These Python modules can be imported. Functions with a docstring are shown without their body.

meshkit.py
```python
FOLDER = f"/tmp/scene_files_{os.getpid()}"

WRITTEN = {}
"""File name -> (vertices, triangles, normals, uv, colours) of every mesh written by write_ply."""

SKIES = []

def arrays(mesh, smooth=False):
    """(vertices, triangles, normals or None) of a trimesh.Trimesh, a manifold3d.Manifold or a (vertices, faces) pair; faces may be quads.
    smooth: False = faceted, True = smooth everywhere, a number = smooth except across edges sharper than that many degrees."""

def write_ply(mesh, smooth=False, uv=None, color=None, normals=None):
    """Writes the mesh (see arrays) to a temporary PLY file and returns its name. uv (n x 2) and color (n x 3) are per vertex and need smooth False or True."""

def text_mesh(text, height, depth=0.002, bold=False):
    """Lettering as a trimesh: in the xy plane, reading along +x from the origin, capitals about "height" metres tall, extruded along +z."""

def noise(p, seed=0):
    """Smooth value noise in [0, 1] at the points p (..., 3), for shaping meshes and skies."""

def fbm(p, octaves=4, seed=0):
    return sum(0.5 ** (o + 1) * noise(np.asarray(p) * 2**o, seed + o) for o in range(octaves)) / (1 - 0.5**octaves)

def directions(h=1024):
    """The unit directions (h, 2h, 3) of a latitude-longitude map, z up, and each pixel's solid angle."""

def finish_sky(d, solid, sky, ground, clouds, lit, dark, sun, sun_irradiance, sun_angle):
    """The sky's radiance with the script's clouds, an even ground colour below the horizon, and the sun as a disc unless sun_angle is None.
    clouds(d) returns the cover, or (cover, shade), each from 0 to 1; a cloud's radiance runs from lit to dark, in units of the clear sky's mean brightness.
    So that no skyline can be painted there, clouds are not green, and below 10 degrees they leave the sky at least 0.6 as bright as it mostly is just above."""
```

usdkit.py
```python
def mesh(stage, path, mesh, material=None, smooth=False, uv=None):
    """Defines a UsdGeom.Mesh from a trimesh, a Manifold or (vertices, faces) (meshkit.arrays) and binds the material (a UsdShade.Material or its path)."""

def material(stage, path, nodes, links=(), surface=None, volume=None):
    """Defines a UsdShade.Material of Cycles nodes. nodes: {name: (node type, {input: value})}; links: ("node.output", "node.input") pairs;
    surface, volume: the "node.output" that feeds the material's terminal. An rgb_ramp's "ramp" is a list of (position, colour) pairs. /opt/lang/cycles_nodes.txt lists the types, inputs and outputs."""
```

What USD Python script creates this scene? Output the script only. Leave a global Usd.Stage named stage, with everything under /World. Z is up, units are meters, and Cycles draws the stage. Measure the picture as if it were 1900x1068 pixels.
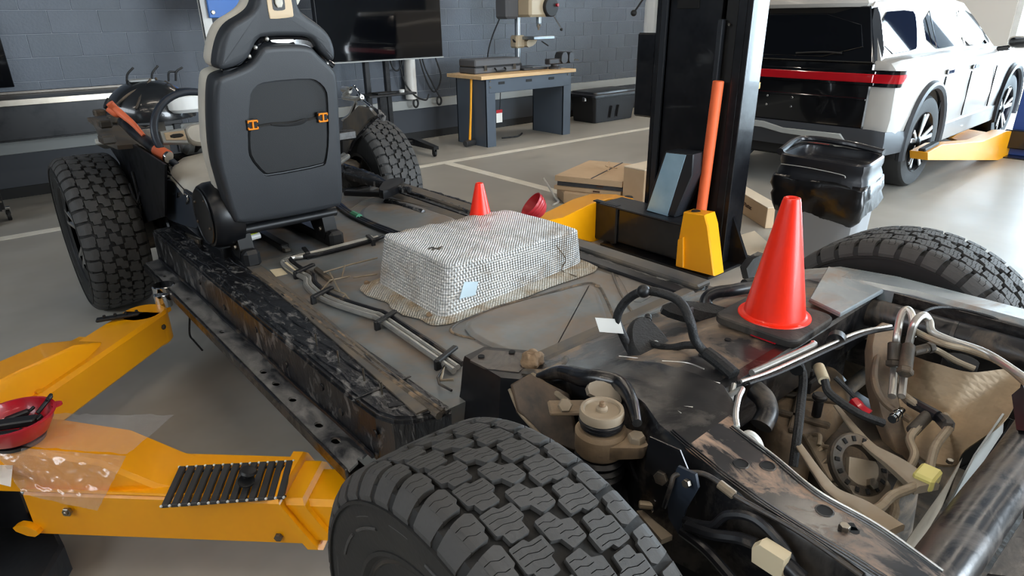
import math
import numpy as np, trimesh, manifold3d as m3, mapbox_earcut, shapely
from shapely.geometry import Polygon, LineString, Point, box as sbox
from shapely.ops import unary_union
from pxr import Usd, UsdGeom, UsdLux, UsdShade, Gf, Sdf
import usdkit, meshkit

stage = Usd.Stage.CreateInMemory()
UsdGeom.SetStageUpAxis(stage, UsdGeom.Tokens.z)
UsdGeom.SetStageMetersPerUnit(stage, 1.0)
world = UsdGeom.Xform.Define(stage, '/World')
stage.SetDefaultPrim(world.GetPrim())
RNG = np.random.default_rng(7)
PI = math.pi

# ---------------------------------------------------------------- camera
cam = UsdGeom.Camera.Define(stage, '/World/camera')
cam.AddTransformOp().Set(Gf.Matrix4d(
    0.757273, -0.652971, -0.012931, 0, 0.260646, 0.284008, 0.922715, 0, -0.598833, -0.702117, 0.385266, 0, -1.407869, -0.656974, 1.529672, 1))
cam.CreateHorizontalApertureAttr(36.0)
cam.CreateVerticalApertureAttr(36.0 * 1068 / 1900)
cam.CreateFocalLengthAttr(22.838)
cam.CreateClippingRangeAttr(Gf.Vec2f(0.05, 200))
cam.CreateExposureAttr(0.5)

# ---------------------------------------------------------------- sky and daylight
dome = UsdLux.DomeLight.Define(stage, '/World/sky')
dome.CreateIntensityAttr(1.0)
dome.CreateColorAttr(Gf.Vec3f(0.85, 0.93, 1.0))


def window_light(name, loc, rot, w, h, power, col):
    l = UsdLux.RectLight.Define(stage, '/World/' + name)
    l.AddTranslateOp().Set(Gf.Vec3d(*loc))
    l.AddRotateXYZOp().Set(Gf.Vec3f(*rot))
    l.CreateWidthAttr(w); l.CreateHeightAttr(h)
    l.CreateIntensityAttr(power); l.CreateColorAttr(Gf.Vec3f(*col))


# daylight standing in the glazed openings (rect lights shine along their own -z)
window_light('daylight_doors', (3.6, -6.75, 1.9), (90, 0, 0), 5.8, 3.2, 10.5, (0.80, 0.91, 1.0))
window_light('daylight_gable', (12.3, -0.9, 1.8), (90, 0, 90), 6.8, 3.3, 17.0, (0.70, 0.86, 1.0))
window_light('daylight_clerestory', (-5.85, 1.5, 3.4), (90, 0, -90), 6.6, 1.3, 3.5, (0.84, 0.93, 1.0))


# ---------------------------------------------------------------- scene helpers
_used = {}


def numbered(parent, name):
    k = parent + '/' + name
    n = _used.get(k, -1) + 1
    _used[k] = n
    return k if n == 0 else '%s_%03d' % (k, n)


def data(prim, **kw):
    for k, v in kw.items():
        if v:
            prim.SetCustomDataByKey(k, v)


LOC = {}


def thing(name, label, cat, loc=(0, 0, 0), group=None):
    p = numbered('/World', name)
    x = UsdGeom.Xform.Define(stage, p)
    x.AddTranslateOp().Set(Gf.Vec3d(*map(float, loc)))
    data(x.GetPrim(), label=label, category=cat, group=group)
    LOC[p] = np.array(loc, float)
    return p


def base_of(p):
    while p and p not in LOC:
        p = p.rpartition('/')[0]
    return LOC.get(p, np.zeros(3))


def obj(name, mesh, mat, parent=None, smooth=35, label=None, cat=None, group=None, kind=None):
    """One Mesh prim, given in world coordinates."""
    p = numbered(parent or '/World', name)
    v, f, n = meshkit.arrays(mesh, smooth)
    v = v - base_of(parent or '')
    usdkit_mesh(p, v, f, n, mat)
    data(stage.GetPrimAtPath(p), label=label, category=cat, group=group, kind=kind)
    return p


def usdkit_mesh(p, v, f, n, mat):
    m = UsdGeom.Mesh.Define(stage, p)
    from pxr import Vt
    m.CreatePointsAttr(Vt.Vec3fArray.FromNumpy(np.ascontiguousarray(v, np.float32)))
    m.CreateFaceVertexCountsAttr(Vt.IntArray.FromNumpy(np.full(len(f), 3, np.int32)))
    m.CreateFaceVertexIndicesAttr(Vt.IntArray.FromNumpy(np.ascontiguousarray(f, np.int32).ravel()))
    m.CreateSubdivisionSchemeAttr('none')
    if n is not None:
        m.CreateNormalsAttr(Vt.Vec3fArray.FromNumpy(np.ascontiguousarray(n, np.float32)))
        m.SetNormalsInterpolation('vertex')
    if mat:
        UsdShade.MaterialBindingAPI.Apply(m.GetPrim()).Bind(UsdShade.Material.Get(stage, '/World/Looks/' + mat))


def single(name, mesh, mat, label, cat, group=None, kind=None, smooth=35):
    return obj(name, mesh, mat, None, smooth, label, cat, group, kind)


def copy_of(path, loc, rz=0, label=None, group=None):
    """Another instance of a thing under the next number."""
    src = stage.GetPrimAtPath(path)
    base = path.rpartition('/')[2]
    p = numbered('/World', base)
    x = UsdGeom.Xform.Define(stage, p)
    x.GetPrim().GetReferences().AddInternalReference(path)
    x.ClearXformOpOrder()
    x.AddTranslateOp(opSuffix='at').Set(Gf.Vec3d(*map(float, loc)))
    x.AddRotateZOp(opSuffix='turn').Set(float(rz))
    x.GetPrim().SetInstanceable(True)
    was = src.GetCustomData()
    data(x.GetPrim(), label=label or was['label'], category=was['category'], group=group or was.get('group'))
    return p


# ---------------------------------------------------------------- mesh helpers
def T(v, f):
    return trimesh.Trimesh(np.asarray(v, float), np.asarray(f), process=False)


def cat(*ms):
    ms = [m for m in ms if m is not None]
    return trimesh.util.concatenate(ms)


def hull(pts):
    return trimesh.convex.convex_hull(np.asarray(pts, float))


def bx(x0, x1, y0, y1, z0, z1, c=0.003):
    """Chamfered box."""
    lo, hi = np.minimum([x0, y0, z0], [x1, y1, z1]), np.maximum([x0, y0, z0], [x1, y1, z1])
    c = min(c, *((hi - lo) * .3))
    P = []
    for s in np.ndindex(2, 2, 2):
        for k in range(3):
            p = [(lo[i] + (c if i != k else 0)) if s[i] == 0 else (hi[i] - (c if i != k else 0)) for i in range(3)]
            P.append(p)
    return hull(P)


def frame(d, up=(0, 0, 1)):
    d = np.asarray(d, float); d = d / np.linalg.norm(d)
    up = np.asarray(up, float)
    if abs(d @ up) > .98 * np.linalg.norm(up):
        up = np.array([0, 1.0, 0]) if abs(d[1]) < .9 else np.array([1.0, 0, 0])
    s = np.cross(d, up); s /= np.linalg.norm(s)
    return d, s, np.cross(s, d)


def bar(a, b, w, h, c=0.003, up=(0, 0, 1)):
    """Chamfered bar from a to b, w wide, h high."""
    a, b = np.asarray(a, float), np.asarray(b, float)
    d, s, u = frame(b - a, up)
    L = np.linalg.norm(b - a)
    m = bx(0, L, -w / 2, w / 2, -h / 2, h / 2, c)
    R = np.eye(4); R[:3, 0] = d; R[:3, 1] = -s; R[:3, 2] = u; R[:3, 3] = a
    m.apply_transform(R)
    return m


def spline(P, n=8, closed=False):
    P = np.asarray(P, float)
    if len(P) < 3:
        return P
    Q = np.vstack([P[-1], P, P[:2]]) if closed else np.vstack([2 * P[0] - P[1], P, 2 * P[-1] - P[-2]])
    out, segs = [], len(P) if closed else len(P) - 1
    t = np.linspace(0, 1, n, endpoint=False)[:, None]
    for i in range(segs):
        a, b, c, d = Q[i:i + 4]
        out.append(.5 * (2 * b + (c - a) * t + (2 * a - 5 * b + 4 * c - d) * t ** 2 + (3 * b - a - 3 * c + d) * t ** 3))
    if not closed:
        out.append(P[-1:])
    return np.vstack(out)


def tube(P, r, k=10, smooth=True, closed=False, n=8):
    """Swept round tube through the points P; r may be a list of radii at P."""
    P = np.asarray(P, float)
    R = np.full(len(P), r, float) if np.ndim(r) == 0 else np.asarray(r, float)
    if smooth and len(P) > 2:
        Q = spline(np.column_stack([P, R]), n, closed)
        P, R = Q[:, :3], np.maximum(Q[:, 3], 1e-4)
    m = len(P)
    tan = (np.roll(P, -1, 0) - np.roll(P, 1, 0)) if closed else np.gradient(P, axis=0)
    tan /= np.maximum(np.linalg.norm(tan, axis=1, keepdims=True), 1e-9)
    _, s, _ = frame(tan[0])
    rings = []
    a = np.arange(k) * 2 * PI / k
    for i in range(m):
        s = s - tan[i] * (s @ tan[i]); s /= np.linalg.norm(s)
        t = np.cross(tan[i], s)
        rings.append(P[i] + R[i] * (np.cos(a)[:, None] * s + np.sin(a)[:, None] * t))
    return skin(rings, closed)


def skin(rings, closed=False, caps=True):
    """Skin over closed loops of equal length."""
    rings = [np.asarray(q, float) for q in rings]
    k, m = len(rings[0]), len(rings)
    V = np.vstack(rings)
    i = np.arange(k); j = (i + 1) % k
    F = []
    for a in range(m if closed else m - 1):
        A, B = a * k, ((a + 1) % m) * k
        F += [np.column_stack([A + i, A + j, B + j]), np.column_stack([A + i, B + j, B + i])]
    if caps and not closed:
        for base, flip in ((0, True), ((m - 1) * k, False)):
            f = cap(V[base:base + k]) + base
            F.append(f[:, ::-1] if flip else f)
    F = np.vstack(F)
    me = T(V, F)
    if me.volume < 0:
        me = T(V, F[:, ::-1])
    return me


def cap(L):
    """Triangles over a planar-ish loop, turning the same way as the loop."""
    c = L.mean(0)
    n = np.cross(L - c, np.roll(L, -1, 0) - c).sum(0)
    d, s, u = frame(n)
    q = np.column_stack([(L - c) @ s, (L - c) @ u])
    f = np.asarray(mapbox_earcut.triangulate_float64(q, np.array([len(q)], np.uint32))).reshape(-1, 3).astype(int)
    if len(f) == 0:
        return np.column_stack([np.zeros(len(L) - 2, int), np.arange(1, len(L) - 1), np.arange(2, len(L))])
    a = np.cross(L[f[:, 1]] - L[f[:, 0]], L[f[:, 2]] - L[f[:, 0]]) @ n
    f[a < 0] = f[a < 0][:, ::-1]
    return f


def lathe(prof, c=(0, 0, 0), axis='z', seg=32, a0=0, a1=2 * PI):
    """Revolves (radius, height) pairs about an axis through c (a name or a vector)."""
    ax = {'x': (1, 0, 0), 'y': (0, 1, 0), 'z': (0, 0, 1)}.get(axis, axis) if isinstance(axis, str) else axis
    d, s, u = frame(ax)
    prof = np.asarray(prof, float)
    a = np.linspace(a0, a1, seg, endpoint=False)
    V = (np.asarray(c, float) + prof[:, 1][:, None, None] * d
         + prof[:, 0][:, None, None] * (np.cos(a)[None, :, None] * s + np.sin(a)[None, :, None] * u))
    k, i = seg, np.arange(seg)
    j = (i + 1) % k
    F = []
    for r in range(len(prof) - 1):
        A, B = r * k, (r + 1) * k
        F += [np.column_stack([A + i, A + j, B + j]), np.column_stack([A + i, B + j, B + i])]
    m = trimesh.Trimesh(V.reshape(-1, 3), np.vstack(F), process=False)
    m.merge_vertices(); m.update_faces(m.nondegenerate_faces())
    if m.volume < 0:
        m.invert()
    return m


def cyl(a, b, r, seg=20, c=0.0, r2=None):
    """Cylinder (or cone) from a to b with a small chamfer."""
    a, b = np.asarray(a, float), np.asarray(b, float)
    L = np.linalg.norm(b - a); r2 = r if r2 is None else r2
    c = min(c, L * .4, r * .5)
    pr = [(0, 0), (r - c, 0), (r, c), (r2, L - c), (r2 - c, L), (0, L)] if c else [(0, 0), (r, 0), (r2, L), (0, L)]
    return lathe(pr, a, (b - a) / L, seg)


def xtr(poly, lo, hi, axis='z'):
    """Extrudes a shapely polygon: axis z takes (x, y), x takes (y, z), y takes (x, z)."""
    if poly.geom_type != 'Polygon':
        return cat(*[xtr(g, lo, hi, axis) for g in poly.geoms])
    m = trimesh.creation.extrude_polygon(poly, hi - lo, engine='earcut')
    v = m.vertices.copy(); v[:, 2] += lo
    v = {'z': v, 'x': v[:, [2, 0, 1]], 'y': v[:, [0, 2, 1]]}[axis]
    m = T(v, m.faces)
    if m.volume < 0:
        m.invert()
    return m


def onframe(m, o, ex, ey, ez):
    """Carries a mesh made in a local frame to the world."""
    R = np.eye(4); R[:3, 0] = ex; R[:3, 1] = ey; R[:3, 2] = ez; R[:3, 3] = o
    m = m.copy(); m.apply_transform(R)
    if np.linalg.det(R[:3, :3]) < 0:
        m.invert()
    return m


def sheet(P, t, up=None, holes=(), c=0):
    """A flat plate over the 3-D outline P, t thick, growing against its normal (turned towards up)."""
    P = np.asarray(P, float)
    o = P.mean(0)
    n = np.cross(P - o, np.roll(P, -1, 0) - o).sum(0); n /= np.linalg.norm(n)
    if up is not None and n @ np.asarray(up, float) < 0:
        n = -n
    d, s, u = frame(n)
    q = Polygon(np.column_stack([(P - o) @ s, (P - o) @ u])).buffer(0)
    for h, r in holes:
        h = np.asarray(h, float) - o
        q = q.difference(Point(h @ s, h @ u).buffer(r, 8))
    m = xtr(q, -t, 0)
    return onframe(m, o, s, u, n)


def offset_loop(L, d):
    """Moves a 2-D loop inwards by d along its corner normals (loop counter-clockwise)."""
    e1 = L - np.roll(L, 1, 0); e2 = np.roll(L, -1, 0) - L
    e1 = e1 / np.maximum(np.linalg.norm(e1, axis=1, keepdims=True), 1e-9); e2 = e2 / np.maximum(np.linalg.norm(e2, axis=1, keepdims=True), 1e-9)
    n = np.column_stack([-(e1 + e2)[:, 1], (e1 + e2)[:, 0]])
    ln = np.linalg.norm(n, axis=1, keepdims=True)
    n = n / np.maximum(ln, 1e-9)
    return L + n * d


def slab(P, layers, normal, rounds=2, n=0):
    """A cushion-like solid: the 3-D outline P rounded, then one loop per (inset, depth along normal)."""
    P = np.asarray(P, float); o = P.mean(0)
    d, s, u = frame(normal)
    q = np.column_stack([(P - o) @ s, (P - o) @ u])
    if Polygon(q).exterior.is_ccw is False:
        q = q[::-1]
    for _ in range(rounds):
        a, b = q, np.roll(q, -1, 0)
        q = np.stack([.75 * a + .25 * b, .25 * a + .75 * b], 1).reshape(-1, 2)
    rings = []
    for ins, dep in layers:
        w = offset_loop(q, ins)
        rings.append(o + w[:, :1] * s + w[:, 1:] * u + d * dep)
    return skin(rings)


def rrect(w, h, r, k=4):
    """Rounded rectangle loop, counter-clockwise, centred."""
    r = min(r, w * .499, h * .499)
    out = []
    for cx, cy, a in ((w / 2 - r, h / 2 - r, 0), (-w / 2 + r, h / 2 - r, 1), (-w / 2 + r, -h / 2 + r, 2), (w / 2 - r, -h / 2 + r, 3)):
        for t in np.linspace(0, PI / 2, k + 1):
            out.append((cx + r * math.cos(a * PI / 2 + t), cy + r * math.sin(a * PI / 2 + t)))
    return np.array(out)


def sweep(loop, P, up=(0, 0, 1), scale=None, smooth=0):
    """Carries a 2-D loop (side, up) along the path P."""
    P = np.asarray(P, float)
    if smooth:
        P = spline(P, smooth)
    tan = np.gradient(P, axis=0)
    rings = []
    for i, p in enumerate(P):
        d, s, u = frame(tan[i], up)
        L = loop * (scale[i] if scale is not None else 1)
        rings.append(p + L[:, :1] * s + L[:, 1:] * u)
    return skin(rings)


def ball(c, r, sub=2, sc=(1, 1, 1)):
    m = trimesh.creation.icosphere(subdivisions=sub, radius=r)
    m.apply_scale(sc); m.apply_translation(c)
    return m


def hexnut(c, d, r, h):
    d, s, u = frame(d)
    a = np.arange(6) * PI / 3
    lo = np.asarray(c, float) + r * (np.cos(a)[:, None] * s + np.sin(a)[:, None] * u)
    top = np.asarray(c, float) + .86 * r * (np.cos(a)[:, None] * s + np.sin(a)[:, None] * u) + d * h
    return skin([lo, lo + d * h * .8, top])


def manifold(m):
    m = m.copy(); m.merge_vertices()
    return m3.Manifold(m3.Mesh(np.asarray(m.vertices, np.float32), np.asarray(m.faces, np.uint32)))


def cut(m, *tools):
    a = manifold(m)
    for t in tools:
        a = a - manifold(t)
    r = a.to_mesh()
    return T(r.vert_properties[:, :3], r.tri_verts)


def rumple(m, amp, scale, seed=0, axis=None):
    """Displaces the vertices by smooth noise."""
    v = np.array(m.vertices)
    n = np.stack([meshkit.fbm(v * scale + 17.3 * k, 3, seed + k) - .5 for k in range(3)], -1) * 2 * amp
    if axis is not None:
        n = n * np.asarray(axis, float)
    return T(v + n, m.faces)


# ---------------------------------------------------------------- materials
def lin(c):
    if isinstance(c, str):
        c = [int(c[i:i + 2], 16) / 255 for i in (0, 2, 4)]
        c = [x / 12.92 if x < .04045 else ((x + .055) / 1.055) ** 2.4 for x in c]
    return tuple(map(float, c))


def M(name, col, rough=.5, metal=0., col2=None, nscale=6., dust=None, dust_amt=.5, dscale=4., bump=0., bscale=60., coat=0., spec=.5, rvar=0., detail=5., aniso=None, extra=None, sharp=.08, dmax=.75, trans=0., sheen=0., stretch=(1, 1, 1)):
    """A principled surface whose colour wanders between col and col2 and which dust of its own colour covers in patches."""
    n = {'tc': ('texture_coordinate', {}), 'mp': ('mapping', {'scale': stretch}), 'p': ('principled_bsdf', {'roughness': rough, 'metallic': metal, 'specular_ior_level': spec, 'coat_weight': coat, 'transmission_weight': trans, 'sheen_weight': sheen})}
    l = [('tc.object', 'mp.vector')]
    c = lin(col)
    n['nz'] = ('noise_texture', {'scale': nscale, 'detail': detail, 'roughness': .6})
    l.append(('mp.vector', 'nz.vector'))
    n['cr'] = ('rgb_ramp', {'ramp': [(.3, c), (.7, lin(col2) if col2 else c)]})
    l.append(('nz.fac', 'cr.fac'))
    src = 'cr.color'
    if dust:
        n['dn'] = ('noise_texture', {'scale': dscale, 'detail': 8., 'roughness': .65, 'distortion': .6})
        l.append(('mp.vector', 'dn.vector'))
        n['dr'] = ('map_range', {'from_min': .70 - dust_amt * .3 - sharp, 'from_max': .70 - dust_amt * .3 + sharp, 'to_max': dmax, 'clamp': True})
        l.append(('dn.fac', 'dr.value'))
        n['dm'] = ('mix', {'color2': lin(dust)})
        l += [('dr.result', 'dm.fac'), (src, 'dm.color1')]
        src = 'dm.color'
        n['rr'] = ('mix_float', {'a': rough, 'b': .85})
        n['rp'] = ('mix_float', {'a': metal, 'b': 0.})
        l += [('dr.result', 'rr.fac'), ('rr.result', 'p.roughness'), ('dr.result', 'rp.fac'), ('rp.result', 'p.metallic')]
    elif rvar:
        n['rv'] = ('map_range', {'from_min': .3, 'from_max': .7, 'to_min': max(rough - rvar, .02), 'to_max': rough + rvar, 'clamp': True})
        l += [('nz.fac', 'rv.value'), ('rv.result', 'p.roughness')]
    l.append((src, 'p.base_color'))
    if bump:
        n['bn'] = ('noise_texture', {'scale': bscale, 'detail': 4.})
        n['b'] = ('bump', {'strength': bump, 'distance': .01})
        l += [('mp.vector', 'bn.vector'), ('bn.fac', 'b.height'), ('b.normal', 'p.normal')]
    if extra:
        extra(n, l)
    usdkit.material(stage, '/World/Looks/' + name, n, l, surface='p.BSDF')
    return name


def glow(name, col, power):
    usdkit.material(stage, '/World/Looks/' + name, {'e': ('emission', {'color': lin(col), 'strength': power})}, [], surface='e.emission')


def pane_mat(name, tint, fres=.1, rough=.01):
    usdkit.material(stage, '/World/Looks/' + name, {
        't': ('transparent_bsdf', {'color': lin(tint)}), 'g': ('glossy_bsdf', {'color': (1, 1, 1), 'roughness': rough}),
        'f': ('fresnel', {'IOR': 1.5}), 'm': ('mix_closure', {})},
        [('f.fac', 'm.fac'), ('t.BSDF', 'm.closure1'), ('g.BSDF', 'm.closure2')], surface='m.closure')

def concrete(n, l):
    n['sm'] = ('noise_texture', {'scale': .8, 'detail': 6.})
    n['sr'] = ('rgb_ramp', {'ramp': [(.35, (.90, .90, .90)), (.65, (1.06, 1.05, 1.03))]})
    n['ml'] = ('mix', {'mix_type': 'multiply', 'fac': 1.})
    l += [('mp.vector', 'sm.vector'), ('sm.fac', 'sr.fac')]
    i = [k for k, x in enumerate(l) if x[1] == 'p.base_color'][0]
    a = l.pop(i)[0]
    l += [(a, 'ml.color1'), ('sr.color', 'ml.color2'), ('ml.color', 'p.base_color')]


M('concrete', 'a29e95', .45, spec=.3, col2='aeaba4', nscale=3.5, rvar=.08, bump=.05, bscale=9, extra=concrete)
M('plate_pale', '8e9aa1', .3, .3, col2='a3adb2', nscale=7, dust='a08568', dust_amt=.45, dscale=6, sharp=.1)
M('steel_dark_reflection', '6a645d', .35, 1., col2='5d5852', nscale=6)  # darkened colour stands in for the dark wall reflected in the stainless top
M('bulkhead', '242528', .3, col2='36373a', nscale=8, dust='b1977c', dust_amt=.5, dscale=7, bump=.12, bscale=26, spec=.8, sharp=.1, dmax=.7)
M('line_paint', 'f2eee2', .5, col2='ded8c8', nscale=5)
M('block_a', '535a64', .5, col2='59606a', nscale=3, bump=.25, bscale=45)
M('block_b', '575e68', .5, col2='505761', nscale=3, bump=.25, bscale=45)
M('block_c', '50575f', .5, col2='565d67', nscale=3, bump=.25, bscale=45)
M('mortar', '868b92', .6)
M('wall_dark', '3c4047', .5)
M('wall_beige', 'cfc8be', .6)
M('ceiling_white', 'c9c6c0', .7)
M('raceway_grey', 'a3a6a4', .45)
M('rubber_black', '141414', .6)
M('steel_lit', 'c9bfb0', .3, 1., col2='b5aa9a', nscale=8)  # paler copy of the bench stainless, painting its front edge as lit
M('black_paint', '16171a', .35, rvar=.1, nscale=5)
M('frame_black', '0e0f12', .26, col2='191a1d', nscale=9, dust='6b6157', dust_amt=.24, dscale=7, bump=.1, bscale=24, spec=.8, sharp=.14, dmax=.5)
M('frame_dusty', '121317', .26, col2='1d1e22', nscale=9, dust='857466', dust_amt=.42, dscale=8, bump=.1, bscale=24, spec=.8, sharp=.14, dmax=.5)
M('well_dusty', '1d1b1a', .45, col2='3a332c', nscale=7, dust='7d6650', dust_amt=.55, dscale=7, bump=.15, bscale=24, sharp=.2, dmax=.75)
M('rail_worn', '131418', .24, col2='202126', nscale=9, dust='c09e84', dust_amt=.62, dscale=9, bump=.05, bscale=24, spec=.9, sharp=.06, dmax=.72, stretch=(1.6, .8, 1))
M('sill_worn_glints', '121316', .3, col2='1c1d21', nscale=14, dust='a9a7a4', dust_amt=.30, dscale=34, bump=.45, bscale=45, spec=.8, sharp=.07, dmax=.5, stretch=(1, .5, .25))  # pale specks mixed in as dust stand in for glints off the metal
M('flange_worn', '2e2f32', .34, col2='424346', nscale=14, dust='9a9793', dust_amt=.6, dscale=14, bump=.25, bscale=30, spec=.7, sharp=.12, dmax=.7, stretch=(1, .5, 1))
M('tray', '5c6062', .36, col2='787d7f', nscale=4, dust='96744f', dust_amt=.46, dscale=3.4, bump=.05, bscale=14, sharp=.14, dmax=.6)
M('tray_dark', '3a3b3c', .42, col2='4c4d4d', nscale=5, dust='86755f', dust_amt=.52, dscale=4, bump=.08, bscale=18, sharp=.18)
M('seam_mud', '3f3a34', .5, col2='5f564b', nscale=18, dust='a58c70', dust_amt=.42, dscale=14, bump=.4, bscale=40)
M('mud', '9c7f60', .8, col2='6e5a45', nscale=20, bump=.5, bscale=40)
M('pipe_silver', 'd2d1cc', .36, .8, col2='b4b1aa', nscale=12, dust='9c9388', dust_amt=.2, dscale=9)
M('pipe_tan', '8f8371', .5, .5, col2='a89a84', nscale=12, dust='7b6b57', dust_amt=.5, dscale=8)
M('cast_tan', '857666', .55, .2, col2='6a5c4d', nscale=9, dust='9b8468', dust_amt=.6, dscale=5, bump=.25, bscale=28)
M('motor_dark', '3d3934', .55, .3, col2='4e4840', nscale=9, dust='7e6c58', dust_amt=.52, dscale=6, bump=.25, bscale=30)
M('arm_beige', 'a59a8a', .5, .3, col2='8b7f6e', nscale=7, dust='9c8a72', dust_amt=.5, dscale=5)
M('harness', '17181a', .6, col2='232425', nscale=30, bump=.3, bscale=150)
M('hose_black', '15161a', .35, col2='1d1e22', nscale=10, dust='6a5f53', dust_amt=.3, dscale=8)
M('tire_tread', '3f3e3d', .7, col2='4a4948', nscale=8, bump=.12, bscale=90)
M('tire_wall', '1b1b1c', .68, col2='252524', nscale=6, bump=.1, bscale=60)
M('tire_groove', '111112', .85)
M('rim_dark', '2c2d30', .32, .7)
M('rim_bright', 'a6a7a8', .22, .95)
M('bolt_steel', '9d978c', .35, .95, col2='7a7368', nscale=30)
M('chrome', 'd6d6d6', .08, 1.)
M('yellow', 'ffb000', .36, col2='fba600', nscale=2.5, coat=.12, bump=.03, bscale=25)
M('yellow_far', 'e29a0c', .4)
M('sticker_black', '1a1712', .5)
M('white_paper', 'ecebe6', .6)
M('cone_red', 'ff2c08', .4, col2='fb2a08', nscale=3, coat=.15)
M('cone_inside', '7d1008', .6)
M('cone_rubber', '2c2a29', .75, col2='3a3836', nscale=14, bump=.2, bscale=60, dust='5d564e', dust_amt=.4, dscale=8)
M('bowl_red', 'b00f22', .3, coat=.3)
M('seat_shell', '282b2f', .5, bump=.06, bscale=380, col2='2c2f33')
M('seat_panel', '131517', .62, bump=.05, bscale=380)
M('seat_black', '121316', .33)
M('seat_cream', 'cfcabe', .62, col2='c6c1b5', nscale=10, bump=.06, bscale=300)
M('seat_tan', 'cdb594', .5)
M('seat_seam', '2c2a28', .7)
M('seat_navy', '2b333f', .4)
M('orange', 'f08a12', .4)
M('orange_cable', 'f0784e', .5)
M('orange_foam', 'f5703e', .6, col2='ee6a38', nscale=5)
M('lime', 'c8d23a', .5)
M('green_tape', '4f9a78', .6)
M('dome_black', '1d1f21', .22, col2='2a2c2e', coat=.5)
M('black_gloss', '0a0b0e', .08, coat=.6)
M('screen', '06070a', .05, coat=1.)
M('bench_blue', '525c68', .45, col2='56606c', nscale=4)
M('wood', 'e8c596', .45, col2='d8b07c', nscale=5, stretch=(.6, 7, 7))
M('case_grey', '56575a', .5)
M('cast_iron', '4b4b4d', .45, .5)
M('press_tan', 'b7a78c', .5)
M('plate_steel', '9aa2a8', .3, .9)
M('bin_black', '23262b', .42, bump=.1, bscale=50)
M('lid_black', '17191f', .35, coat=.2)
M('bag_black', '101012', .3, bump=.5, bscale=14, coat=.2)
M('bin_grey', '858688', .55)
M('cardboard', 'd0b492', .75, col2='c7a986', nscale=6)
M('cardboard_dark', '4b4c50', .7)
M('carton_pale', 'e6d6bd', .7)
M('print_brown', '5a4030', .7)
M('car_white', 'aeaba6', .4, coat=.25, spec=.35)
M('glass_tint', '0b0f13', .03, spec=.22)
M('car_grey', '8f8f8d', .4, coat=.3)
M('car_black', '0b0c0f', .09, coat=1.)
M('car_trim', '33363b', .5)
M('tail_red', 'b5101c', .18, coat=1.)
M('sign_blue', '1f66b8', .4)
M('white_paint', 'dddbd6', .4, col2='cfccc5', nscale=5)
M('lift_black', '121317', .3, coat=.3, rvar=.08, nscale=3)
M('post_blue', '23407e', .4)
M('pad_blue', 'b4d6ea', .22, .25, col2='96bdd6', nscale=4)
M('plastic_black', '18191b', .45)
M('strip_grey', '3a3a3b', .55)
M('red_plastic', 'b3242c', .4)
M('tan_plastic', 'd8c9a9', .6)
M('clip_yellow', 'd8cd7a', .5)
M('clear_white', 'e2e2de', .4)
glow('strip_light', (1., .88, .73), 20.)
pane_mat('glass_clear', (.93, .96, .97))
pane_mat('glass_suv', (.10, .12, .13), rough=.0)
pane_mat('glass_dark', (.10, .115, .13), rough=.0)


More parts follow.
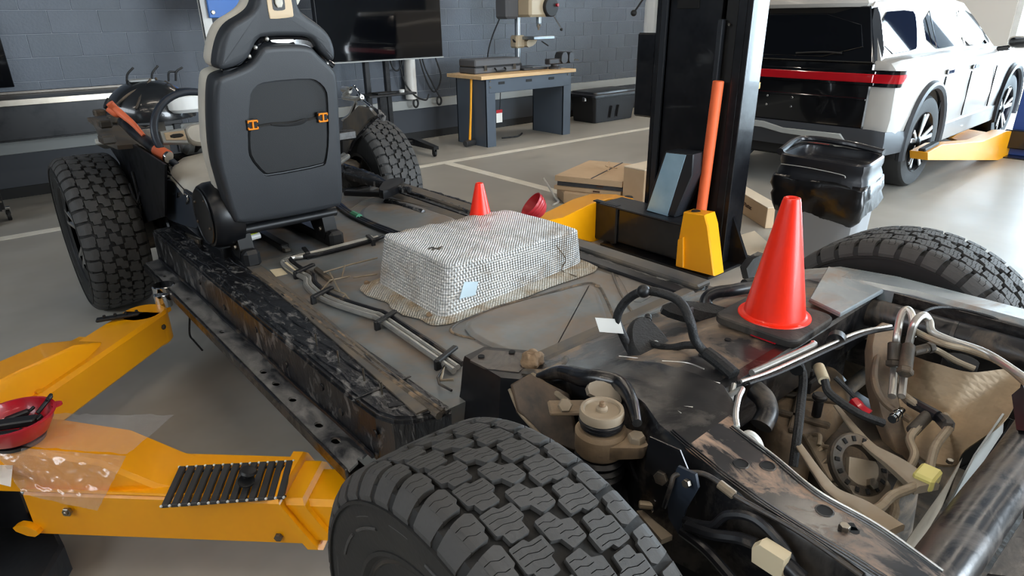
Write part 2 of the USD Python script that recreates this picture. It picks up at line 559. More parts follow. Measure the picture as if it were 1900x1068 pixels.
def foil(n, l):
    """Embossed aluminium: small diamonds pressed in rows."""
    n['w1'] = ('wave_texture', {'scale': 34., 'bands_direction': 'x', 'profile': 'sine'})
    n['w2'] = ('wave_texture', {'scale': 34., 'bands_direction': 'y', 'profile': 'sine'})
    n['w3'] = ('wave_texture', {'scale': 34., 'bands_direction': 'z', 'profile': 'sine'})
    n['a1'] = ('math', {'math_type': 'add'})
    n['a2'] = ('math', {'math_type': 'add'})
    n['rot'] = ('mapping', {'rotation': (0.0, 0.0, PI / 4)})
    n['fb'] = ('bump', {'strength': 1., 'distance': .005})
    l += [('tc.object', 'rot.vector'), ('rot.vector', 'w1.vector'), ('rot.vector', 'w2.vector'), ('rot.vector', 'w3.vector'), ('w1.fac', 'a1.value1'), ('w2.fac', 'a1.value2'),
          ('a1.value', 'a2.value1'), ('w3.fac', 'a2.value2'), ('a2.value', 'fb.height'), ('fb.normal', 'p.normal')]


M('foil', 'fafaf8', .42, .35, col2='cfcfcd', nscale=4, dust='a58a6a', dust_amt=.3, dscale=3, extra=foil)
M('foil_plain', 'a9b8be', .42, .5)
M('foil_dirty', 'd6d0c6', .45, .55, col2='bdb3a2', nscale=9, dust='a98f6c', dust_amt=.55, dscale=7, extra=foil)


def quilt(n, l):
    n['q1'] = ('wave_texture', {'scale': 20., 'bands_direction': 'diagonal', 'profile': 'sine'})
    n['q2'] = ('wave_texture', {'scale': 20., 'bands_direction': 'diagonal', 'profile': 'sine'})
    n['qm'] = ('mapping', {'scale': (1, -1, 1)})
    n['qx'] = ('math', {'math_type': 'maximum'})
    n['qb'] = ('bump', {'strength': .35, 'distance': .002})
    l += [('tc.object', 'q1.vector'), ('tc.object', 'qm.vector'), ('qm.vector', 'q2.vector'), ('q1.fac', 'qx.value1'), ('q2.fac', 'qx.value2'), ('qx.value', 'qb.height'), ('qb.normal', 'p.normal')]


M('shield_tan', 'a08c72', .55, .35, col2='8b785f', nscale=5, dust='b59b7b', dust_amt=.5, dscale=4, extra=quilt)

# ================================================================ the room
X0, X1, Y0, Y1, ZC = -6.0, 12.0, -7.0, 7.0, 4.6
fl = single('floor', bx(X0, X1 + .2, Y0, Y1 + .2, -.15, 0, 0), 'concrete', 'polished grey-brown concrete workshop floor with white bay lines', '', kind='structure', smooth=False)


def floor_line(a, b, w=.115):
    a, b = np.array([*a[:2], .001]), np.array([*b[:2], .001])
    obj('painted_line', bar(a, b, w, .002, 0), 'line_paint', fl, False)


floor_line((-5.9, 5.62), (2.74, 5.47))
floor_line((2.74, 5.47), (11.9, 5.19))
floor_line((2.84, 5.42), (2.80, 1.2))

# back wall of painted concrete blocks
wb = single('wall_back', bx(X0, X1 + .2, Y1 + .004, Y1 + .22, 0, ZC, 0), 'mortar', 'charcoal painted concrete block wall behind the bench and screen', '', kind='structure', smooth=False)
BH, BW, ZJ = .2025, .406, 1.437
blk = ['block_a', 'block_b', 'block_c']
rest = []
rows = range(-6, 16)
for r in rows:
    z0 = ZJ + r * BH
    if z0 < .15:
        continue
    off = -.806 + (.203 if r % 2 else 0) - .02
    for k in range(-14, 33):
        x0 = off + k * BW
        if x0 < X0 or x0 + BW > X1 or z0 + BH > ZC:
            continue
        m = bx(x0 + .003, x0 + BW - .003, Y1 - RNG.uniform(0, .001), Y1 + .01, z0 + .003, z0 + BH - .003, .003)
        if .40 < z0 < 1.75 and -1.6 < x0 < 9.2:
            obj('block', m, blk[int(RNG.integers(3))], wb, False)
        else:
            rest.append(m)
obj('upper_block', cat(*rest), 'block_a', wb, False, kind='stuff')
obj('lower_skim', bx(X0, X1, Y1 - .002, Y1 + .01, .1, .42, 0), 'wall_dark', wb, False)
single('baseboard_back', bx(X0, X1, Y1 - .012, Y1, 0, .1, .002), 'rubber_black', 'black rubber baseboard along the block wall', '', kind='structure')
rw = single('trim_1', bx(X0, X1, Y1 - .05, Y1 - .001, .41, .525, .004), 'raceway_grey', 'light grey cable raceway running along the block wall', '', kind='structure')

# right wall with a glazed opening to the street
wr = single('wall_right', cat(bx(X1, X1 + .2, 2.62, Y1 + .2, 0, ZC, 0), bx(X1, X1 + .2, Y0, -4.4, 0, ZC, 0), bx(X1, X1 + .2, -4.4, 2.62, 3.5, ZC, 0)), 'wall_beige', 'beige painted wall beside the glazed opening', '', kind='structure', smooth=False)
w1 = single('window_1', cat(bx(X1 + .05, X1 + .15, -4.4, 2.62, .0, .09), bx(X1 + .05, X1 + .15, -4.4, 2.62, 3.42, 3.5), bx(X1 + .05, X1 + .15, 2.54, 2.62, 0, 3.5), *[bx(X1 + .05, X1 + .15, y, y + .07, 0, 3.5) for y in (-4.4, -2.7, -.95, .85)]), 'white_paint', 'tall pale framed glazing letting daylight in at the right', '', kind='structure')
obj('pane', bx(X1 + .095, X1 + .105, -4.4, 2.55, .05, 3.45, 0), 'glass_clear', w1, False)
wf = single('wall_front', cat(bx(X0, X1 + .2, Y0 - .2, Y0, 3.6, ZC, 0), bx(X0, .6, Y0 - .2, Y0, 0, 3.6, 0), bx(6.6, X1 + .2, Y0 - .2, Y0, 0, 3.6, 0)), 'wall_dark', 'charcoal wall behind the camera with glazed bay doors', '', kind='structure', smooth=False)
d1 = single('door_1', cat(*[bx(.6 + 1.2 * k - .05, .6 + 1.2 * k + .05, Y0 + .1, Y0 + .2, 0, 3.6) for k in range(6)], *[bx(.6, 6.6, Y0 + .1, Y0 + .2, z, z + .09) for z in (0, .85, 1.7, 2.55, 3.45)]), 'raceway_grey', 'glazed sectional bay door behind the camera', '', kind='structure')
wl = single('wall_left', cat(bx(X0 - .2, X0, Y0, Y1 + .2, 0, 2.7, 0), bx(X0 - .2, X0, Y0, Y1 + .2, 4.1, ZC, 0), bx(X0 - .2, X0, Y0, -1.9, 2.7, 4.1, 0), bx(X0 - .2, X0, 4.9, Y1 + .2, 2.7, 4.1, 0)), 'wall_dark', 'charcoal wall with a row of high windows', '', kind='structure', smooth=False)
w2 = single('window_2', cat(*[bx(X0 + .2, X0 + .26, -1.9 + .85 * k - .03, -1.9 + .85 * k + .03, 2.7, 4.1) for k in range(9)], *[bx(X0 + .2, X0 + .26, -1.9, 4.9, z, z + .05) for z in (2.7, 3.35, 4.05)]), 'black_paint', 'row of high windows with black glazing bars', '', kind='structure')
single('ceiling', bx(X0, X1 + .2, Y0, Y1 + .2, ZC, ZC + .1, 0), 'wall_dark', 'dark workshop ceiling', '', kind='structure', smooth=False)
for y in (-4.6, -1.8, 1.0, 3.8, 5.9):
    for x in (-4.6, -1.2, 2.2, 5.6, 9.0):
        if y > 3 and x < 2:
            continue
        p = thing('strip_light', 'suspended LED strip light under the workshop ceiling', 'ceiling light', (x, y, ZC - .5), group='LED strip lights under the ceiling')
        obj('housing', bx(x, x + 2.4, y - .06, y + .06, ZC - .47, ZC - .4), 'white_paint', p)
        obj('diffuser', bx(x + .02, x + 2.38, y - .05, y + .05, ZC - .485, ZC - .47, .002), 'strip_light', p)
        obj('hanger', cat(*[tube([(x + q, y, ZC - .4), (x + q, y, ZC)], .004, 6) for q in (.3, 2.1)]), 'black_paint', p)

# ================================================================ the rolling chassis
WB, TR, WR = 3.543, .88, .433
ch = thing('vehicle_chassis', 'bare black electric truck chassis on its four wheels, dusty battery tray in the middle', 'vehicle chassis')

# ---- wheels
PITCH = 2 * PI * WR / 40


def crown(u):
    a = np.abs(u)
    return WR - .006 * (a / .14) ** 2 - .030 * np.clip((a - .112) / .038, 0, 2) ** 2


def zig(u0, u1, v, amp=4, n=2):
    t = np.linspace(u0, u1, n * 2)
    return LineString([(x, v + (amp if (k // 2) % 2 else -amp)) for k, x in enumerate(t)])


_A = Polygon([(-128, -25), (-98, -29), (-90, -22), (-90, 10), (-96, 14), (-96, 27), (-128, 28)])
_A2 = Polygon([(-150, -24), (-128, -25), (-128, 28), (-150, 26)])
_B = Polygon([(-86, -31), (-58, -32), (-54, -24), (-31, -23), (-30, 6), (-40, 10), (-41, 32), (-76, 32), (-77, 15), (-86, 11)])
_C = Polygon([(-26, -31), (4, -32), (10, -12), (27, -6), (27, 29), (-4, 32), (-10, 12), (-26, 6)])


def blocks(sipes):
    out = []
    for poly, zs in ((_A, [zig(-126, -96, -9, 3), zig(-126, -100, 9, 3)]), (_B, [zig(-84, -36, -20, 3), zig(-82, -36, -8, 3), zig(-82, -34, 4, 3), zig(-73, -44, 18, 3)]),
                     (_C, [zig(-24, 4, -20, 3), zig(-24, 8, -8, 3), zig(-6, 25, 8, 3), zig(-1, 25, 20, 3)])):
        q = poly.buffer(-2).buffer(2, 1) if sipes else poly
        if sipes:
            q = q.difference(unary_union([z.buffer(.7, 1) for z in zs]))
        out.append(q.simplify(.15))
    return out


def lug(poly, row, theta, cx, cz_y, flip, mir):
    parts = poly if isinstance(poly, list) else [poly]
    ms = []
    for q in parts:
        if q.bounds[2] < -80:
            q = unary_union([]) if q.is_empty else shapely.MultiPolygon([g for a, b in ((-152, -146), (-146, -139), (-139, -132), (-132, -126), (-126, -119), (-119, -111), (-111, -102), (-102, -80)) for r in [q.intersection(sbox(a, -60, b, 60))] if not r.is_empty for g in getattr(r, 'geoms', [r]) if g.geom_type == 'Polygon'])
        m = trimesh.creation.extrude_polygon(q, 1., engine='earcut') if q.geom_type == 'Polygon' else cat(*[trimesh.creation.extrude_polygon(g, 1., engine='earcut') for g in q.geoms])
        v = m.vertices.copy()
        u, w = v[:, 0] / 1000, v[:, 1] / 1000
        if flip:
            u, w = -u, -w
        h = np.where(v[:, 2] > .5, 0, -.010)
        r = crown(u) + h
        t = theta + w / WR
        X = cx + (u if mir > 0 else -u)
        ms.append(T(np.column_stack([X, cz_y + r * np.cos(t), WR + r * np.sin(t)]), m.faces))
    m = cat(*ms)
    if m.volume < 0:
        m.invert()
    return m


ROWS = [('A', False, 0.), ('B', False, .3), ('C', False, .1), ('B', True, .62), ('A', True, .4)]


def wheel(cx, cy, mir, lo, hi, sipes, label):
    """mir 1: outer face towards -x."""
    p = [(.205, -.12), (.262, -.128), (.30, -.142), (.36, -.150), (.395, -.147), (.412, -.138)]
    prof = [(r, x) for r, x in p] + [(float(crown(u)) - .0125, u) for u in np.linspace(-.125, .125, 13)] + [(r, -x) for r, x in p[::-1]]
    t = obj('tire', lathe(prof, (cx, cy, WR), 'x', 96), 'tire_wall', ch, 40, label=label)
    obj('bead_ring', cat(*[lathe([(.268, s * .131), (.276, s * .139), (.284, s * .1385), (.286, s * .13)], (cx, cy, WR), 'x', 64) for s in (-mir,)]), 'tire_wall', t)
    obj('sidewall_rib', cat(*[lathe([(r, s * .146), (r + .001, s * .1535), (r + .007, s * .1535), (r + .008, s * .146)], (cx, cy, WR), 'x', 72) for s in (-1, 1) for r in (.378,)]), 'tire_wall', t)
    for k in range(16):
        for r_, w_ in ((.332, .10), (.355, .06)):
            a_ = k * 2 * PI / 16 + (.1 if r_ > .34 else 0) + np.linspace(0, w_ / r_, 5)
            if (k * 7 + int(r_ * 100)) % 3:
                obj('sidewall_mark', tube(np.column_stack([np.full(5, cx - mir * .1465), cy + r_ * np.cos(a_), WR + r_ * np.sin(a_)]), .0035, 6, False), 'tire_tread', t)
    sh = dict(zip('ABC', blocks(sipes)))
    rest = []
    for k in range(40):
        for key, flip, ph in ROWS:
            th = (k + ph) * 2 * PI / 40
            d = math.degrees(th) % 360
            poly = [sh['A'], _A2] if key == 'A' else sh[key]
            seen = lo <= d <= hi
            if seen:
                obj('tread_block', lug(poly, key, th, cx, cy, flip, mir), 'tire_tread', t, 32 if key == 'A' else False)
            else:
                rest.append(lug([_A, _A2] if key == 'A' else {'B': _B, 'C': _C}[key], key, th, cx, cy, flip, mir))
    obj('tread_remainder', cat(*rest), 'tire_tread', t, False, kind='stuff')
    # rim
    o = -mir
    rim = obj('rim', lathe([(.20, -.12 * o), (.222, -.125 * o), (.226, -.11 * o), (.215, -.05 * o), (.212, .08 * o), (.232, .1 * o), (.264, .118 * o), (.268, .128 * o), (.258, .13 * o), (.246, .118 * o), (.222, .095 * o), (.2, .06 * o), (.2, -.11 * o)], (cx, cy, WR), 'x', 64), 'rim_dark', ch, 40)
    for k in range(5):
        for e in (-.17, .17):
            a = k * 2 * PI / 5 + e + .3
            b = k * 2 * PI / 5 + e * .45 + .3
            P0 = np.array([cx + o * .082, cy + .05 * math.cos(b), WR + .05 * math.sin(b)])
            P1 = np.array([cx + o * .112, cy + .248 * math.cos(a), WR + .248 * math.sin(a)])
            obj('spoke', bar(P0, P1, .034, .03, .008, up=(o, 0, 0)), 'rim_bright', rim)
    obj('hub', lathe([(0, .02 * o), (.085, .02 * o), (.085, .075 * o), (.07, .092 * o), (.035, .094 * o), (.033, .104 * o), (0, .105 * o)], (cx, cy, WR), 'x', 32), 'rim_dark', rim)
    for k in range(5):
        a = k * 2 * PI / 5
        obj('lug_nut', hexnut((cx + o * .09, cy + .058 * math.cos(a), WR + .058 * math.sin(a)), (o, 0, 0), .013, .02), 'bolt_steel', rim)
    obj('brake_disc', lathe([(.09, -.03 * o), (.185, -.03 * o), (.185, -.005 * o), (.09, -.005 * o)], (cx, cy, WR), 'x', 40), 'motor_dark', ch, label='dark ventilated brake disc')


wheel(-TR, 0, 1, 55, 190, True, 'knobbly black tire nearest the camera')
wheel(TR, 0, -1, 62, 165, True, 'knobbly black tire behind the big cone')
wheel(-TR, WB, 1, 84, 248, False, 'knobbly black tire beside the steering wheel')
wheel(TR, WB, -1, 84, 178, False, 'knobbly black tire past the seat')

# ---- rocker sill, seen side
plan = [(-.742, 2.93), (-.742, .80), (-.736, .70), (-.715, .645), (-.67, .605), (-.60, .585), (-.57, .585), (-.56, .60), (-.56, 2.93)]


def sill(s):
    q = Polygon([(x * s, y) for x, y in plan])
    top = [q.buffer(d) for d in (0, -.006, -.016)]
    b = cat(xtr(q, .40, .545), xtr(top[1], .545, .555), xtr(top[2], .555, .56))
    r = obj('rocker_sill', b, 'sill_worn_glints', ch, False)
    return r


SL = sill(-1 * -1)
SR = sill(-1)
fl_out = [(-0.807,2.916,0.4),(-0.815,0.729,0.4),(-0.789,0.742,0.4),(-0.737,0.767,0.4),(-0.722,0.821,0.4),(-0.727,1.18,0.4),(-0.74,1.683,0.4),(-0.727,2.618,0.4),(-0.739,2.928,0.4)]
holes = [(-0.786,2.643,0.4),(-0.784,2.274,0.4),(-0.785,1.836,0.4),(-0.784,1.415,0.4),(-0.783,1.308,0.4),(-0.782,1.176,0.4),(-0.781,0.986,0.4),(-0.78,0.879,0.4),(-0.77,0.747,0.4)]
q = Polygon([p[:2] for p in fl_out])
rr = [.010, .011, .013, .015, .016, .016, .017, .018, .013]
for h, r in zip(holes, rr):
    q = q.difference(shapely.affinity.scale(Point(h[0], h[1]).buffer(r, 8), .75, 1.1))
fg = obj('sill_flange', xtr(q, .392, .4), 'flange_worn', ch, False)
obj('flange_lip', cat(bx(-.822, -.812, .74, 2.90, .355, .398), bx(-.795, -.742, .72, 2.85, .33, .345)), 'frame_black', ch)
obj('seal_bead', tube([(-.742 - .004, y, .415 + .004 * math.sin(y * 9)) for y in np.arange(.72, 2.9, .12)], .007, 6), 'hose_black', ch)
obj('sill_flange', bx(.742, .83, .72, 2.92, .39, .4), 'flange_worn', ch)
# weld ridges along the sill top
for x, a, b in ((-.706, .86, 2.86), (-.655, .82, 2.86), (-.60, .8, 2.7)):
    P = [(x + .004 * math.sin(31 * y + x * 40), y, .5605 + .002 * math.sin(47 * y)) for y in np.arange(a, b, .035)]
    obj('weld_ridge', tube(P, .0045, 6, n=3), 'sill_worn_glints', SL)
obj('sill_joint', bar((-.744, .80, .562), (-.56, .80, .562), .006, .004, .001), 'frame_black', SL)
for i in range(70):
    x, y = RNG.uniform(-.72, -.58), RNG.uniform(.9, 2.8)
    if i < 60:
        obj('weld_blob', ball((x, y, .561), RNG.uniform(.004, .009), 1, (1, 1, 1)) if False else ball((0, 0, 0), RNG.uniform(.004, .009), 1, (1, 2.2, .45)).apply_translation((x, y, .561)), 'sill_worn_glints', SL)
for p in [(-0.677,1.174,0.56),(-0.677,1.021,0.56),(-0.673,0.871,0.56),(-0.672,0.772,0.56)]:
    obj('stud', cyl((p[0], p[1], .558), (p[0], p[1], .60), .003, 8), 'bolt_steel', SL)
for y, z in ((1.9, .47), (1.55, .5), (1.3, .46), (1.02, .5), (.9, .47), (.7, .5), (2.2, .49)):
    obj('plug', lathe([(0, 0), (.012, 0), (.011, .004), (0, .004)], (-.7415, y, z), (-1, 0, 0), 14), 'hose_black', SL)
for x, y, w in ((-.665, .70, .05), (-.60, .635, .045)):
    obj('slot_trim', bar((x - w / 2, y + .01, .561), (x + w / 2, y - .012, .561), .022, .003, .001), 'hose_black', SL)

obj('sill_slope', skin([[(x - .062, y, .55), (x - .062, y, .5655), (x - .04, y, .566), (x - .006, y, .5615), (x - .006, y, .55)] for x, y in ((-.596, .62), (-.575, .95), (-.55, 1.4), (-.53, 1.9), (-.515, 2.3), (-.51, 2.9))]), 'tray_dark', ch, 20)
obj('sill_slope', skin([[(.562, y, .545), (.562, y, .5595), (.545, y, .5575), (.508, y, .5505), (.508, y, .54)] for y in (.60, 2.9)]), 'tray_dark', ch, 20)
# ---- battery tray cover
tq = Polygon([(-.60, .60), (-.60, .62), (-.505, 2.4), (-.505, 2.98), (.68, 2.98), (.70, .58)])
tray = obj('battery_tray', xtr(tq, .36, .55), 'tray', ch, False)
obj('tray_edge', bx(.61, .70, .62, 2.8, .55, .575, .01), 'tray_dark', tray)
obj('tray_edge', bx(.52, .58, .64, 1.95, .549, .567, .008), 'hose_black', tray)


def ridge(P, r=.008, m='tray_dark', par=None, name='ridge', k=7, sm=True):
    return obj(name, tube([(a, b, c - r * .35) for a, b, c in P], r, k, sm), m, par or tray)


def pad(P, h, inset, m, name='raised_panel', par=None, z=.55, rounds=2):
    return obj(name, slab([(a, b, z) for a, b, *_ in P], [(0, -.002), (0, h * .5), (inset, h), (inset * 1.6, h)], (0, 0, 1), rounds), m, par or tray, 30)


pad([(-0.286,0.969,0.555),(-0.092,1.022,0.555),(0.339,0.951,0.555),(0.355,0.9,0.555),(0.086,0.588,0.555),(0.016,0.559,0.555),(-0.199,0.565,0.555),(-0.234,0.58,0.555)], .012, .014, 'tray')
pad([(0.145,2.477,0.555),(0.389,2.644,0.555),(0.517,2.126,0.555),(0.47,1.942,0.555),(0.08,2.005,0.555)], .012, .014, 'tray')
pad([(0.649,1.161,0.555),(0.639,0.776,0.555),(0.3,0.664,0.555),(0.519,0.926,0.555)], .004, .01, 'tray')
ridge([(0.597,1.052,0.552),(0.396,0.82,0.552),(0.248,0.616,0.552)], .006)
ridge([(-0.59,1.956,0.56),(-0.591,1.481,0.56),(-0.61,1.04,0.56),(-0.613,0.723,0.56),(-0.61,0.583,0.56)], .012, 'seam_mud', name='welded_seam')
ridge([(-0.56,1.987,0.56),(-0.567,1.498,0.56),(-0.588,1.053,0.56),(-0.595,0.729,0.56),(-0.593,0.589,0.56)], .008, 'seam_mud', name='welded_seam')
ridge([(-0.242,0.567,0.552),(-0.121,0.574,0.552),(0.051,0.575,0.552),(0.091,0.56,0.552)], .010, 'seam_mud', name='welded_seam')
ridge([(-0.245,0.536,0.552),(-0.128,0.544,0.552),(0.043,0.541,0.552)], .007, 'seam_mud', name='welded_seam')
ridge([(0.053,0.573,0.552),(0.14,0.611,0.552),(0.347,0.865,0.552),(0.368,0.92,0.552)], .006, 'seam_mud')
ridge([(-0.245,0.568,0.553),(-0.234,0.79,0.553),(-0.285,0.984,0.553),(-0.087,1.029,0.553),(0.137,0.998,0.553),(0.357,0.964,0.553),(0.377,0.908,0.553)], .005, 'seam_mud')
ridge([(0.151,2.568,0.553),(0.431,2.716,0.553),(0.55,2.162,0.553),(0.494,1.941,0.553),(0.062,1.963,0.553)], .005, 'tray_dark')
ridge([(-0.439,1.443,0.553),(-0.41,1.255,0.553),(-0.396,0.937,0.553),(-0.397,0.822,0.553)], .004, 'tray_dark')
for i, (a, b) in enumerate(((( 605, 500), (700, 478)), ((690, 520), (590, 560)), ((740, 640), (860, 700)))):
    pass
for P in ([(0.414,2.588,0.555),(0.43,2.446,0.555),(0.436,2.232,0.555)], [(0.608,2.641,0.555),(0.631,2.286,0.555),(0.619,2.059,0.555)], [(0.694,2.704,0.555),(0.717,2.3,0.555),(0.708,2.137,0.555)]):
    obj('ragged_seal', rumple(tube([(a, b, c + .004) for a, b, c in P], .016, 8, n=14), .008, 60, 3), 'seam_mud' if False else 'sill_worn_glints', tray)
# long hoses in front of the seat
for d in (0, 7, 14):
    P = [(0.191,2.71,0.56), (0.148,2.451,0.56), (0.145,2.112,0.56), (0.186,1.978,0.56), (0.467,1.961,0.56)]
    P = [(a - .018 * d / 7, b - .012 * d / 7, c) for a, b, c in P]
    obj('rubber_hose', tube(P, .0085, 8), 'hose_black', tray)
obj('green_tape', tube([(0.139,2.464,0.562), (0.134,2.385,0.562)], .019, 10), 'green_tape', tray, label='green tape round the hoses')

# silver coolant pipes with their clips
base = [(0.008,2.031,0.565),(-0.062,2.018,0.565),(-0.352,2.013,0.565),(-0.428,2.008,0.565),(-0.457,1.962,0.565),(-0.466,1.816,0.565),(-0.461,1.738,0.565),(-0.494,1.646,0.565),(-0.499,1.474,0.565),(-0.448,1.262,0.565),(-0.434,1.212,0.565),(-0.438,1.047,0.565),(-0.451,0.735,0.565)]
for k, (dx, dy) in enumerate(((0, 0), (.022, .010), (.044, .018))):
    P = [(a + dx, b + dy * (1 if i > 2 else -1.6), c) for i, (a, b, c) in enumerate(base)]
    obj('coolant_pipe', tube(P, .009 if k else .0105, 10, True, n=6), 'pipe_silver' if k < 2 else 'hose_black', ch)
for p, d in (((-0.328,2.01,0.57), 1), ((-0.45,1.808,0.57), 0), ((-0.508,1.521,0.57), 0), ((-0.443,1.166,0.57), 0), ((-0.445,0.805,0.57), 0), ((-0.024,1.973,0.57), 1)):
    a = np.array(p)
    w = np.array([.075, .03, 0]) if not d else np.array([.012, .06, 0])
    obj('pipe_clip', cat(bar(a - w * .35 + [0, 0, .008], a + w + [0, 0, .008], .02, .012, .003), bar(a - w * .3 - [0, 0, .02], a - w * .3 + [0, 0, .012], .02, .012, .002)), 'plastic_black', ch)
obj('pipe_sleeve', tube([(-0.449,1.954,0.565),(-0.461,1.827,0.565)], .0105, 10), 'tan_plastic', ch, label='tan sleeve on the coolant pipe')
# thin wire bracket left of the cover and loose clip-on part by the rail
for P in ([(-0.384,1.73,0.575),(-0.254,1.738,0.575),(-0.132,1.734,0.575)], [(-0.482,1.551,0.575),(-0.405,1.63,0.575),(-0.323,1.617,0.575)], [(-0.491,1.535,0.565),(-0.458,1.404,0.565),(-0.434,1.401,0.565),(-0.415,1.487,0.565),(-0.44,1.618,0.565)], [(-0.365,1.712,0.575),(-0.428,1.502,0.575)], [(-0.28,1.745,0.575),(-0.357,1.624,0.575)], [(-0.323,1.593,0.575),(-0.23,1.564,0.575)], [(-0.465,1.511,0.565),(-0.457,1.449,0.565),(-0.423,1.472,0.565)]):
    obj('wire_bracket', tube(P, .0035, 6, False), 'pipe_tan', ch)
obj('bracket_plate', sheet([(-0.384,1.824,0.565),(-0.363,1.839,0.565),(-0.373,1.674,0.565),(-0.396,1.655,0.565)], .012, (0, 0, 1)), 'motor_dark', ch)
obj('wire_bracket', tube([(-0.457,0.771,0.57),(-0.513,0.729,0.57),(-0.53,0.696,0.57),(-0.525,0.644,0.57)], .004, 6, False), 'hose_black', ch)
obj('wire_bracket', tube([(-0.463,0.768,0.57),(-0.515,0.71,0.57),(-0.486,0.688,0.57)], .004, 6, False), 'pipe_tan', ch)
g = [(-0.605,2.104,0.556),(-0.555,2.103,0.556),(-0.556,1.74,0.556),(-0.604,1.724,0.556)]
obj('ladder_bracket', cat(*[tube([g[i], g[(i + 1) % 4]], .005, 6) for i in range(4)], *[tube([np.array(g[0]) + (np.array(g[3]) - g[0]) * t, np.array(g[1]) + (np.array(g[2]) - g[1]) * t2], .0035, 6) for t, t2 in ((.2, .3), (.4, .3), (.4, .5), (.6, .5), (.6, .7), (.8, .7))]), 'frame_black', ch)
obj('paper_scrap', sheet([(-0.516,1.974,0.552),(-0.47,1.959,0.552),(-0.478,1.872,0.552),(-0.528,1.876,0.552)], .001, (0, 0, 1)), 'tan_plastic', ch)

# ---- kick-up and rear rails
def rail_rings(st, c0=.012):
    """Boxed sections: y, outer x, inner x, top, bottom, outward slope of the outer face."""
    rings = []
    for y, xo, xi, zt, zb, sl in st:
        c = c0 * (1 if xi > xo else -1)
        k = -1 if xi > xo else 1
        rings.append([(xo + k * sl, y, zb), (xo + k * sl, y, zt - .15 if zt - .15 > zb else zb + .01), (xo + k * sl * .35, y, zt - .05), (xo, y, zt - .012), (xo + c, y, zt), (xi - c, y, zt), (xi, y, zt - .012), (xi, y, zb)])
    return skin(rings)


rl0 = obj('frame_rail', rail_rings([(.62, -.44, -.20, .56, .40, .0), (.45, -.44, -.24, .645, .42, .0), (.30, -.42, -.25, .715, .46, .01), (.15, -.42, -.25, .765, .50, .02), (.05, -.455, -.25, .778, .52, .04), (-.02, -.497, -.25, .78, .54, .05), (-.08, -.512, -.30, .78, .56, .045), (-.125, -.523, -.38, .78, .56, .04)]), 'frame_black', ch, 35)
rl = obj('frame_rail', rail_rings([(-.125, -.5225, -.3805, .7805, .56, .04), (-.22, -.545, -.409, .781, .58, .02), (-.32, -.559, -.443, .781, .60, .01), (-.42, -.564, -.447, .78, .60, .005), (-.50, -.570, -.468, .779, .60, .0), (-.53, -.573, -.474, .778, .60, .0)]), 'frame_black', ch, 35)
rtp = [(-.5145, -.10), (-.533, -.22), (-.547, -.32), (-.552, -.42), (-.561, -.526), (-.486, -.526), (-.459, -.42), (-.455, -.32), (-.421, -.22), (-.392, -.128), (-.33, -.095)]
obj('rail_top', xtr(Polygon(rtp), .7795, .7822), 'rail_worn', rl, False, label='worn rail top with mud streaks')
rl2 = obj('frame_rail', rail_rings([(-.53, -.575, -.472, .7785, .58, .0), (-.60, -.585, -.49, .772, .57, .0), (-.75, -.60, -.50, .75, .56, .0), (-1.3, -.62, -.50, .70, .53, .0)]), 'black_paint', ch, 35)
rr_ = obj('frame_rail', rail_rings([(.62, .52, .20, .56, .44, 0), (.45, .60, .50, .645, .46, 0), (.30, .68, .57, .715, .50, 0), (.15, .70, .58, .765, .55, 0), (-.02, .70, .58, .78, .60, 0), (-.10, .70, .60, .78, .60, 0), (-.60, .70, .60, .778, .60, 0), (-1.3, .70, .60, .70, .53, 0)]), 'plate_pale', ch, 35, label='far frame rail with a pale dusty top')
obj('rail_web', bx(.588, .5995, -1.3, .1, .50, .765, .002), 'frame_black', ch)
for (px, r, zz) in (((-0.478,-0.195,0.782), .0125, 0), ((-0.448,-0.23,0.782), .0125, 0), ((-0.485,-0.35,0.782), .0125, 0), ((-0.408,0.062,0.77), .009, 0), ((-0.237,0.058,0.72), .010, 0)):
    obj('rail_hole', cat(lathe([(0, -.002), (r, -.002), (r, .0006), (0, .0006)], px, 'z', 20)), 'tire_groove', rl, label='open drain hole')
    obj('hole_rim', lathe([(r - .0005, 0), (r, .0014), (r + .002, .0012), (r + .0025, 0)], px, 'z', 20), 'frame_black', rl)
for d in (.006, .012, .018):
    obj('rail_groove', tube([(-.50 + d, -.05, .7815), (-.523 + d, -.125, .7825), (-.545 + d, -.22, .783), (-.559 + d, -.32, .783), (-.564 + d, -.42, .782), (-.572 + d, -.52, .7805)], .0018, 6), 'frame_black', rl)
    obj('rail_groove', tube([(-.376 - d, -.12, .782), (-.405 - d, -.22, .783), (-.44 - d, -.32, .783), (-.446 - d, -.42, .782), (-.47 - d, -.52, .780)], .0018, 6), 'pipe_silver' if d < .01 else 'frame_black', rl)
k = np.array((-0.494,-0.401,0.782))
obj('rail_hole', cat(lathe([(0, -.002), (.008, -.002), (.008, .0006), (0, .0006)], k, 'z', 16), bar(k + [0, -.0, 0], k + [.012, .012, 0], .012, .0012, 0)), 'tire_groove', rl)
obj('rail_bolt', hexnut(k + np.array([-.008, .012, 0]), (0, 0, 1), .009, .008), 'bolt_steel', rl)

